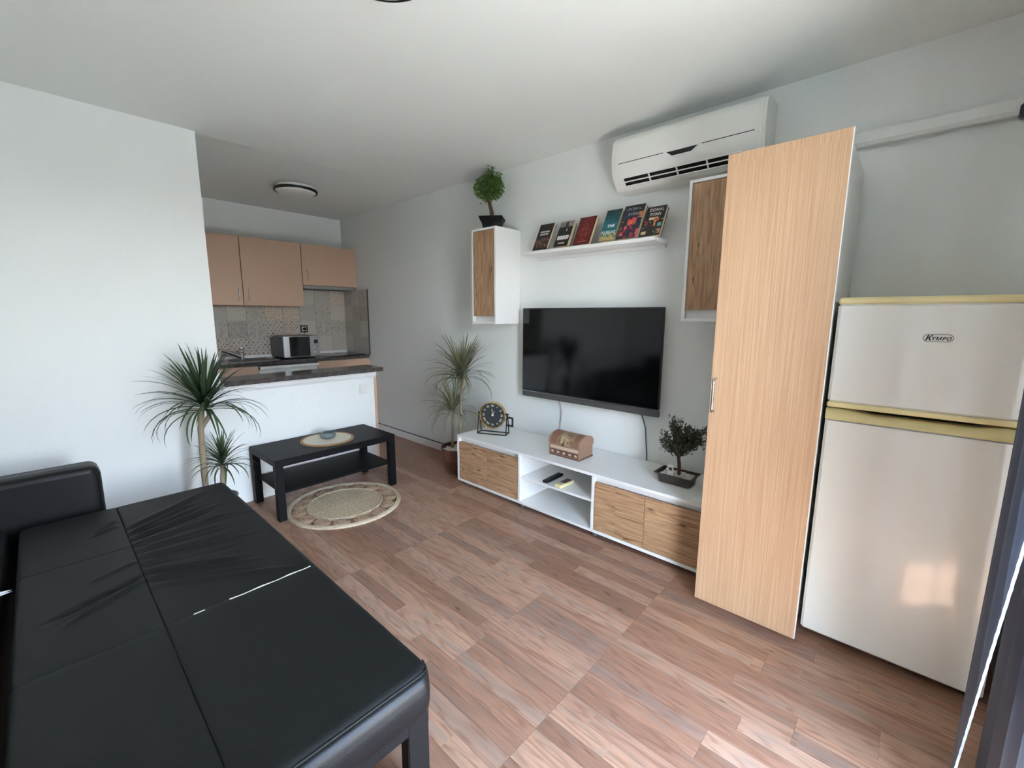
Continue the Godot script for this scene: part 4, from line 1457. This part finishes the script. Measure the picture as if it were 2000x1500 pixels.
	var cf := func(a: float, t: float) -> Vector3:
		return Vector3(1.28 + 0.24 * (t - 0.5) * a + 0.03, 0.442 + 0.012 * sin(t * 9.0) * a, 2.835 + 0.3 * a)
	cl.sheet(cf, 20, 16)
	var cf2 := func(a: float, t: float) -> Vector3:
		return cf.call(a, t) - Vector3(0, 0.006, 0)
	cl.sheet(cf2, 20, 16, Vector2.ONE, Vector3.DOWN)
	tag(part("white_cloth", cl, mats.cloth_white), "corner of a white cloth lying on the black sofa bed", "cloth")


# ---------------------------------------------------------------- plants
func leaf_mesh(length: float, width: float, rise: float, bend: float) -> ArrayMesh:
	# leaf leaves the stem along +x and bends downwards
	var g := G.new()
	var seg := 9
	var p := Vector3.ZERO
	var a := rise
	var pts := []
	for k in seg + 1:
		pts.append([p, a])
		p += Vector3(cos(a), sin(a), 0) * length / seg
		a -= bend / seg * (0.4 + 1.2 * k / seg)
	for side: float in [-1.0, 1.0]:
		var f := func(s: float, t: float) -> Vector3:
			var k := int(round(s * seg))
			var q: Array = pts[k]
			var w := width * 0.5 * minf(1.0, 0.55 + s * 3.0) * pow(maxf(1.0 - s, 0.0), 0.55)
			var up := Vector3(-sin(q[1]), cos(q[1]), 0)
			return q[0] + Vector3(0, 0, side) * w * t + up * 0.22 * w * t
		g.sheet(f, seg, 1, Vector2.ONE, Vector3(0.1, 1, 0))
	return g.mesh()


func dracaena_head(parent: Node, at: Vector3, count: int, length: float, width: float, mats_: Array, sd: int, wall := Vector3.RIGHT, room := 9.0) -> void:
	var r := RandomNumberGenerator.new()
	r.seed = sd
	var kinds := []
	for k in 9:
		var f := k / 8.0
		kinds.append(leaf_mesh(length * lerpf(0.92, 1.08, f) * (0.85 if k == 0 else 1.0), width, lerpf(1.48, 0.25, f), lerpf(0.2, 2.5, f * f)))
	var h := Node3D.new()
	h.name = "leaf_crown"
	parent.add_child(h, true)
	h.position = at
	for k in count:
		var f := float(k) / count
		var kind := clampi(int(pow(f, 0.7) * 9.0 + r.randf_range(-0.6, 0.6)), 0, 8)
		var sc := r.randf_range(0.78, 1.08)
		var turn := Basis(Vector3.UP, k * 2.39996 + r.randf_range(-0.3, 0.3)) * Basis(Vector3(0, 0, 1), r.randf_range(-0.14, 0.14)) * Basis(Vector3.RIGHT, r.randf_range(-0.25, 0.25))
		# keep clear of the wall: a leaf that would reach it grows steeper or shorter
		while (Transform3D(turn, Vector3.ZERO) * (kinds[kind] as ArrayMesh).get_aabb()).get_support(wall).dot(wall) * sc > room:
			if kind > 0:
				kind -= 1
			else:
				sc *= 0.85
		var o := put("leaf", kinds[kind], mats_[r.randi() % mats_.size()], h)
		o.transform = Transform3D(turn, Vector3(0, 0.07 * (1.0 - f) - 0.02, 0))
		o.scale = Vector3.ONE * sc


func pebbles(c: Vector3, rx: float, rz: float, count: int, size: float, sd: int, square := false) -> G:
	var g := G.new()
	var r := RandomNumberGenerator.new()
	r.seed = sd
	for k in count:
		var p: Vector2
		if square:
			p = Vector2(r.randf_range(-rx, rx), r.randf_range(-rz, rz))
		else:
			var a := r.randf() * TAU
			var q := sqrt(r.randf())
			p = Vector2(cos(a) * rx, sin(a) * rz) * q
		var s := size * r.randf_range(0.7, 1.25)
		g.ball(c + Vector3(p.x, r.randf_range(0.0, size * 0.7), p.y), Vector3(s, s * 0.7, s * r.randf_range(0.8, 1.2)), 6, 4)
	return g


func trunk(parent: Node, pts: Array, r0: float, r1: float, mat: Material, called := "stem") -> void:
	var g := G.new()
	var ps := []
	var rs := []
	for k in pts.size() - 1:
		for j in 5:
			var t := j / 5.0
			ps.append((pts[k] as Vector3).lerp(pts[k + 1], t))
	ps.append(pts[-1])
	for k in ps.size():
		var f := float(k) / (ps.size() - 1)
		rs.append(lerpf(r0, r1, f) * (1.0 + 0.06 * sin(k * 2.1)))
	g.tube(ps, rs, 10)
	part(called, g, mat, parent)


func build_plants() -> void:
	# dark dragon tree behind the sofa bed
	var p := thing("dragon_tree", "tall dark green dragon tree standing between sofa bed and partition", "plant", Vector3(0.3, 0.0, 2.03))
	var pot := G.new()
	pot.lathe(Vector3.ZERO, [Vector2(0, 0), Vector2(0.1, 0), Vector2(0.13, 0.2), Vector2(0.135, 0.21), Vector2(0.125, 0.21), Vector2(0.12, 0.18), Vector2(0, 0.18)], 32)
	part("pot", pot, mats.pot_brown, p)
	tag(part("pebbles", pebbles(Vector3(0, 0.182, 0), 0.11, 0.11, 90, 0.012, 4), mats.pebble, p), "", "", "", "stuff")
	trunk(p, [Vector3(0.0, 0.17, 0.04), Vector3(0.0, 0.45, 0.035), Vector3(0.0, 0.68, 0.03), Vector3(0.0, 0.8, 0.015)], 0.018, 0.016, mats.stem)
	trunk(p, [Vector3(0.0, 0.67, 0.03), Vector3(0.01, 0.75, -0.02), Vector3(0.01, 0.81, -0.02)], 0.014, 0.014, mats.stem)
	trunk(p, [Vector3(0.02, 0.17, -0.03), Vector3(0.02, 0.3, -0.05), Vector3(0.02, 0.42, -0.06)], 0.016, 0.013, mats.stem)
	dracaena_head(p, Vector3(0.0, 0.80, -0.005), 135, 0.38, 0.021, [mats.leaf_dark, mats.leaf_dark2, mats.leaf_dark], 11, Vector3.LEFT, 0.2)
	dracaena_head(p, Vector3(0.02, 0.42, -0.06), 64, 0.22, 0.016, [mats.leaf_dark, mats.leaf_dark2], 12, Vector3.LEFT, 0.29)

	# grey-green dragon tree by the TV bench
	var q := thing("dragon_tree", "grey-green dragon tree in a brown pot left of the TV bench", "plant", Vector3(0.63, 0.0, 0.255))
	var pg := G.new()
	pg.lathe(Vector3.ZERO, [Vector2(0, 0), Vector2(0.1, 0), Vector2(0.12, 0.03), Vector2(0.15, 0.12), Vector2(0.158, 0.2), Vector2(0.158, 0.225), Vector2(0.148, 0.225), Vector2(0.146, 0.19), Vector2(0, 0.19)], 40)
	part("pot", pg, mats.pot_brown, q)
	tag(part("pebbles", pebbles(Vector3(0, 0.195, 0), 0.135, 0.135, 150, 0.012, 6), mats.pebble, q), "", "", "", "stuff")
	trunk(q, [Vector3(0.03, 0.18, 0.02), Vector3(0.035, 0.5, 0.0), Vector3(0.045, 0.75, 0.0), Vector3(0.05, 0.84, 0.0)], 0.014, 0.013, mats.stem)
	trunk(q, [Vector3(0.045, 0.72, 0.0), Vector3(0.075, 0.8, 0.0), Vector3(0.08, 0.86, 0.0)], 0.011, 0.011, mats.stem)
	trunk(q, [Vector3(-0.05, 0.18, 0.03), Vector3(-0.045, 0.4, 0.03), Vector3(-0.04, 0.54, 0.03)], 0.012, 0.011, mats.stem)
	dracaena_head(q, Vector3(0.055, 0.85, 0.0), 120, 0.38, 0.019, [mats.leaf_grey, mats.leaf_grey2], 13, Vector3.FORWARD, 0.24)
	dracaena_head(q, Vector3(-0.04, 0.54, 0.03), 90, 0.29, 0.016, [mats.leaf_grey, mats.leaf_grey2], 14, Vector3.FORWARD, 0.24)

	# little tree on the wall cupboard
	var t := thing("potted_tree", "small round-headed green tree in a black pot on the wall cupboard", "plant", Vector3(0.955, 2.038, 0.15), deg_to_rad(35.0))
	var b := G.new()
	b.lathe(Vector3.ZERO, [Vector2(0, 0), Vector2(0.085, 0), Vector2(0.1, 0.05), Vector2(0.128, 0.09), Vector2(0.128, 0.098), Vector2(0.112, 0.098), Vector2(0.1, 0.085), Vector2(0, 0.08)], 4)
	part("pot", b, mats.pot_black, t).rotation.y = PI / 4
	var so := G.new()
	so.lathe(Vector3.ZERO, [Vector2(0, 0.095), Vector2(0.06, 0.092), Vector2(0.1, 0.082)], 16)
	part("soil", so, mats.soil, t)
	var inv := Basis(Vector3.UP, -deg_to_rad(35.0))
	trunk(t, [inv * Vector3(0.0, 0.08, 0.0), inv * Vector3(-0.006, 0.15, 0.0), inv * Vector3(-0.035, 0.23, 0.0), inv * Vector3(-0.05, 0.28, 0.0)], 0.018, 0.01, mats.stem_dark, "trunk")
	var fo := G.new()
	var r := RandomNumberGenerator.new()
	r.seed = 91
	var cc := inv * Vector3(-0.035, 0.325, 0.0)
	for k in 2600:
		var d := Vector3(r.randfn(), r.randfn(), r.randfn()).normalized()
		var rr := pow(r.randf(), 0.4)
		var pos := cc + d * rr * Vector3(0.125, 0.1, 0.115)
		leaf_quad(fo, pos, (d + Vector3(r.randfn(), r.randfn(), r.randfn()) * 0.6).normalized(), r.randf_range(0.014, 0.023), r)
	for k in 9:
		var e := inv * Vector3(lerpf(-0.05, 0.1, k / 8.0), [0.42, 0.43, 0.44, 0.452, 0.462, 0.455, 0.43, 0.41, 0.38][k], r.randf_range(-0.05, 0.05))
		var base := cc + (e - cc) * 0.6
		fo.tube([base, base.lerp(e, 0.5) + Vector3(0, 0.012, 0), e], [0.0016], 5)
		for j in 26:
			leaf_quad(fo, base.lerp(e, 0.2 + 0.032 * j) + Vector3(r.randfn(), r.randfn(), r.randfn()) * 0.009, Vector3(r.randfn(), r.randfn(), r.randfn()).normalized(), 0.02, r)
	for k in 5:
		var e := inv * Vector3(r.randf_range(-0.11, 0.03), r.randf_range(0.185, 0.215), r.randf_range(-0.04, 0.06))
		for j in 14:
			leaf_quad(fo, e.lerp(cc, 0.05 * j) + Vector3(r.randfn(), r.randfn(), r.randfn()) * 0.006, Vector3(r.randfn(), r.randfn(), r.randfn()).normalized(), 0.018, r)
	tag(part("foliage", fo, mats.leaf_fresh, t), "", "", "", "stuff")

	# bonsai in a tray
	var s := thing("bonsai", "olive green bonsai in a shallow brown tray with white pebbles", "plant", Vector3(2.58, 0.42, 0.262))
	var tr := G.new()
	var lo := Vector3(0.084, 0, 0.05)
	var hi := Vector3(0.112, 0.06, 0.075)
	var ring := func(h: Vector3, k: float) -> Array:
		return [Vector3(-h.x * k, h.y, -h.z * k), Vector3(h.x * k, h.y, -h.z * k), Vector3(h.x * k, h.y, h.z * k), Vector3(-h.x * k, h.y, h.z * k)]
	var a0: Array = ring.call(lo, 1.0)
	var a1: Array = ring.call(Vector3(0.094, 0.045, 0.058), 1.0)
	var a2: Array = ring.call(hi, 1.0)
	var a3: Array = ring.call(hi, 0.9)
	var a4: Array = ring.call(Vector3(0.09, 0.042, 0.054), 1.0)
	var rings := [a0, a1, a2, a3, a4]
	for k in 4:
		for j in 4:
			var j2 := (j + 1) % 4
			var nn: Vector3 = rings[k][j] + rings[k][j2]
			nn.y = 0
			nn = nn.normalized() if k < 2 else (Vector3.UP if k == 2 else -nn.normalized())
			tr.face([rings[k][j], rings[k][j2], rings[k + 1][j2], rings[k + 1][j]], nn)
	tr.face(a0, Vector3.DOWN)
	tr.face(a4, Vector3.UP)
	part("tray", tr, mats.pot_tray, s)
	tag(part("pebbles", pebbles(Vector3(0, 0.046, 0), 0.085, 0.05, 150, 0.0085, 8, true), mats.pebble, s), "", "", "", "stuff")
	trunk(s, [Vector3(0.01, 0.04, 0), Vector3(0.008, 0.11, 0), Vector3(0.0, 0.16, 0.0), Vector3(0.02, 0.25, 0)], 0.011, 0.008, mats.stem_dark, "trunk")
	var bf := G.new()
	r.seed = 97
	var tips := [Vector3(-0.04, 0.37, 0), Vector3(-0.02, 0.35, 0.03), Vector3(0.03, 0.33, -0.02), Vector3(0.06, 0.34, 0.02), Vector3(0.1, 0.33, 0), Vector3(0.15, 0.35, 0.01), Vector3(-0.08, 0.29, 0.02), Vector3(-0.1, 0.24, 0), Vector3(-0.07, 0.21, 0.03), Vector3(0.12, 0.28, 0.03), Vector3(0.16, 0.29, -0.02), Vector3(0.09, 0.25, 0.0), Vector3(0.02, 0.3, 0.05), Vector3(0.05, 0.24, 0.05), Vector3(-0.03, 0.28, -0.05), Vector3(0.0, 0.36, 0.0), Vector3(0.07, 0.3, -0.05), Vector3(-0.055, 0.33, -0.03)]
	var bs := G.new()
	for e: Vector3 in tips:
		var st := Vector3(0.0, 0.15, 0)
		var mid := st.lerp(e, 0.5) + Vector3(0, 0.02, 0)
		bs.tube([st, mid, e], [0.004, 0.003, 0.0015], 5)
		for j in 150:
			var f := r.randf_range(0.3, 1.04)
			var pos := (st.lerp(mid, f * 2.0) if f < 0.5 else mid.lerp(e, f * 2.0 - 1.0)) + Vector3(r.randfn(), r.randfn(), r.randfn()) * 0.0125
			leaf_quad(bf, pos, ((e - st).normalized() + Vector3(r.randfn(), r.randfn(), r.randfn()) * 0.7).normalized(), r.randf_range(0.014, 0.022), r)
	part("branches", bs, mats.stem_dark, s)
	tag(part("foliage", bf, mats.leaf_olive, s), "", "", "", "stuff")
	var tagp := bpart("plant_label", Vector3(-0.022, 0.085, 0.05), Vector3(0.034, 0.062, 0.0015), mats.paper, s, 0.0004)
	bpart("label_picture", Vector3(-0.022, 0.092, 0.0512), Vector3(0.019, 0.019, 0.001), mats.pot_tray, tagp, 0.0)


func leaf_quad(g: G, at: Vector3, dir: Vector3, size: float, r: RandomNumberGenerator) -> void:
	var side := dir.cross(Vector3(r.randfn(), r.randfn(), r.randfn())).normalized()
	var nn := dir.cross(side).normalized()
	g.face([at - dir * size * 0.5, at + side * size * 0.22 + nn * size * 0.06, at + dir * size * 0.5, at - side * size * 0.22 + nn * size * 0.06], nn)


# ---------------------------------------------------------------- lamps and curtain
func build_lamps() -> void:
	for q in [[Vector3(-0.76, CEIL - 0.008, 0.95), "round white ceiling lamp with a dark rim in the kitchen"], [Vector3(2.12, CEIL, 1.815), "round ceiling lamp with a dark rim at the top edge of the picture"]]:
		var l := thing("ceiling_lamp", q[1], "ceiling lamp", q[0], 0.0, "round ceiling lamps")
		var b := G.new()
		b.lathe(Vector3.ZERO, [Vector2(0, 0), Vector2(0.165, 0), Vector2(0.168, -0.03), Vector2(0, -0.03)], 48)
		part("base", b, mats.white_plastic, l)
		var g := G.new()
		g.lathe(Vector3.ZERO, [Vector2(0.166, -0.022), Vector2(0.18, -0.024), Vector2(0.184, -0.034), Vector2(0.18, -0.044), Vector2(0.166, -0.044)], 56)
		part("rim", g, mats.black_metal, l)
		var d := G.new()
		d.lathe(Vector3.ZERO, [Vector2(0.168, -0.04), Vector2(0.15, -0.056), Vector2(0.11, -0.068), Vector2(0.06, -0.075), Vector2(0, -0.077)], 48)
		part("diffuser", d, mats.lamp_glass, l)


func build_curtain() -> void:
	var rod := thing("curtain_rod", "dark curtain rod ending at the TV wall below the ceiling", "curtain rod", Vector3(3.73, 2.155, 0.0))
	var g := G.new()
	g.tube([Vector3(0, 0, 0.07), Vector3(0, 0, 3.75)], [0.012], 12)
	part("rod", g, mats.black_metal, rod)
	bpart("finial", Vector3(0, 0, 0.045), Vector3(0.055, 0.055, 0.055), sm("finial_blue", rgb(52, 54, 66), 0.4), rod, 0.01)
	for z in [0.7, 2.6]:
		bpart("bracket", Vector3(0.07, 0.0, z), Vector3(0.14, 0.016, 0.016), mats.black_metal, rod)
	var c := thing("curtain", "dark blue-grey curtain with a sunlit edge painted pale blue at the right border", "curtain", Vector3(3.7, 0.0, 0.0))
	var fold := func(z: float, y: float) -> float:
		return 0.006 * sin((z - 1.12) * 75.0 + 0.5 * sin(y * 2.0)) * smoothstep(0.0, 0.07, 1.125 + 0.314 * y - z)
	# the hem leans: further from the TV wall with height
	var edge := func(y: float) -> float:
		return 1.125 + 0.314 * minf(y, 0.98) - 0.22 * maxf(y - 1.0, 0.0)
	var f := func(s: float, t: float) -> Vector3:
		var y := lerpf(0.015, 2.14, t)
		var z: float = lerpf(1.115, edge.call(y) as float, s)
		return Vector3(fold.call(z, y) as float, y, z)
	var cg := G.new()
	cg.sheet(f, 60, 40, Vector2.ONE, Vector3(-1, 0, 0))
	part("drape", cg, mats.curtain, c)
	var hg := G.new()
	var h := func(s: float, t: float) -> Vector3:
		var y := lerpf(0.015, 2.14, t)
		var z: float = (edge.call(y) as float) + 0.016 * s
		return Vector3((fold.call(edge.call(y) as float, y) as float) - 0.003 - 0.003 * sin(s * PI) + 0.0004 * sin(y * 160.0), y, z)
	hg.sheet(h, 5, 140, Vector2.ONE, Vector3(-1, 0, 0))
	part("sunlit_edge", hg, mats.sunlit_hem, c)
	var c2 := thing("curtain", "added dark grey folds standing in for the shaded wall and door frame at the lower right border", "curtain", Vector3(3.79, 0.0, 0.0))  # added dark sheet in place of the shaded wall and door frame
	var f2 := func(s: float, t: float) -> Vector3:
		var y := lerpf(0.04, 2.12, t)
		var z := lerpf(0.84, 1.34, s)
		return Vector3(0.016 * sin(z * 52.0 + 1.0), y, z)
	var cg2 := G.new()
	cg2.sheet(f2, 80, 12, Vector2.ONE, Vector3(-1, 0, 0))
	part("drape", cg2, mats.curtain, c2)


# ---------------------------------------------------------------- go
func _ready() -> void:
	var cam := Camera3D.new()
	cam.name = "camera"
	cam.fov = 83.279
	cam.near = 0.02
	cam.position = Vector3(3.48726, 1.38, 2.676234)
	cam.rotation = Vector3(deg_to_rad(-9.07831), deg_to_rad(42.47269), deg_to_rad(0.22507))
	add_child(cam)
	cam.current = true

	var env := Environment.new()
	env.background_mode = Environment.BG_SKY
	var sky := Sky.new()
	var sk := ProceduralSkyMaterial.new()
	sk.sky_top_color = rgb(158, 184, 218)
	sk.sky_horizon_color = rgb(230, 232, 232)
	sk.ground_horizon_color = rgb(190, 190, 180)
	sk.ground_bottom_color = rgb(150, 145, 135)
	sk.sky_energy_multiplier = 3.6
	sk.ground_energy_multiplier = 1.2
	sky.sky_material = sk
	env.sky = sky
	env.ambient_light_source = Environment.AMBIENT_SOURCE_SKY
	env.tonemap_mode = Environment.TONE_MAPPER_LINEAR
	env.tonemap_exposure = 2.5
	env.sdfgi_enabled = true
	env.ssao_enabled = true
	env.ssil_enabled = true
	var we := WorldEnvironment.new()
	we.name = "world"
	we.environment = env
	add_child(we)

	var sun := DirectionalLight3D.new()
	sun.name = "sun"
	sun.light_energy = 12.0
	sun.light_color = Color(1.0, 0.98, 0.94)
	sun.light_angular_distance = 0.6
	sun.shadow_enabled = true
	sun.sky_mode = DirectionalLight3D.SKY_MODE_LIGHT_ONLY
	add_child(sun)
	sun.look_at_from_position(Vector3.ZERO, Vector3(-0.4, -1.0, -0.48), Vector3.UP)

	make_materials()
	build_room()
	build_floor()
	build_kitchen()
	build_tall()
	build_tv_wall()
	build_table()
	build_sofa()
	build_plants()
	build_lamps()
	build_curtain()
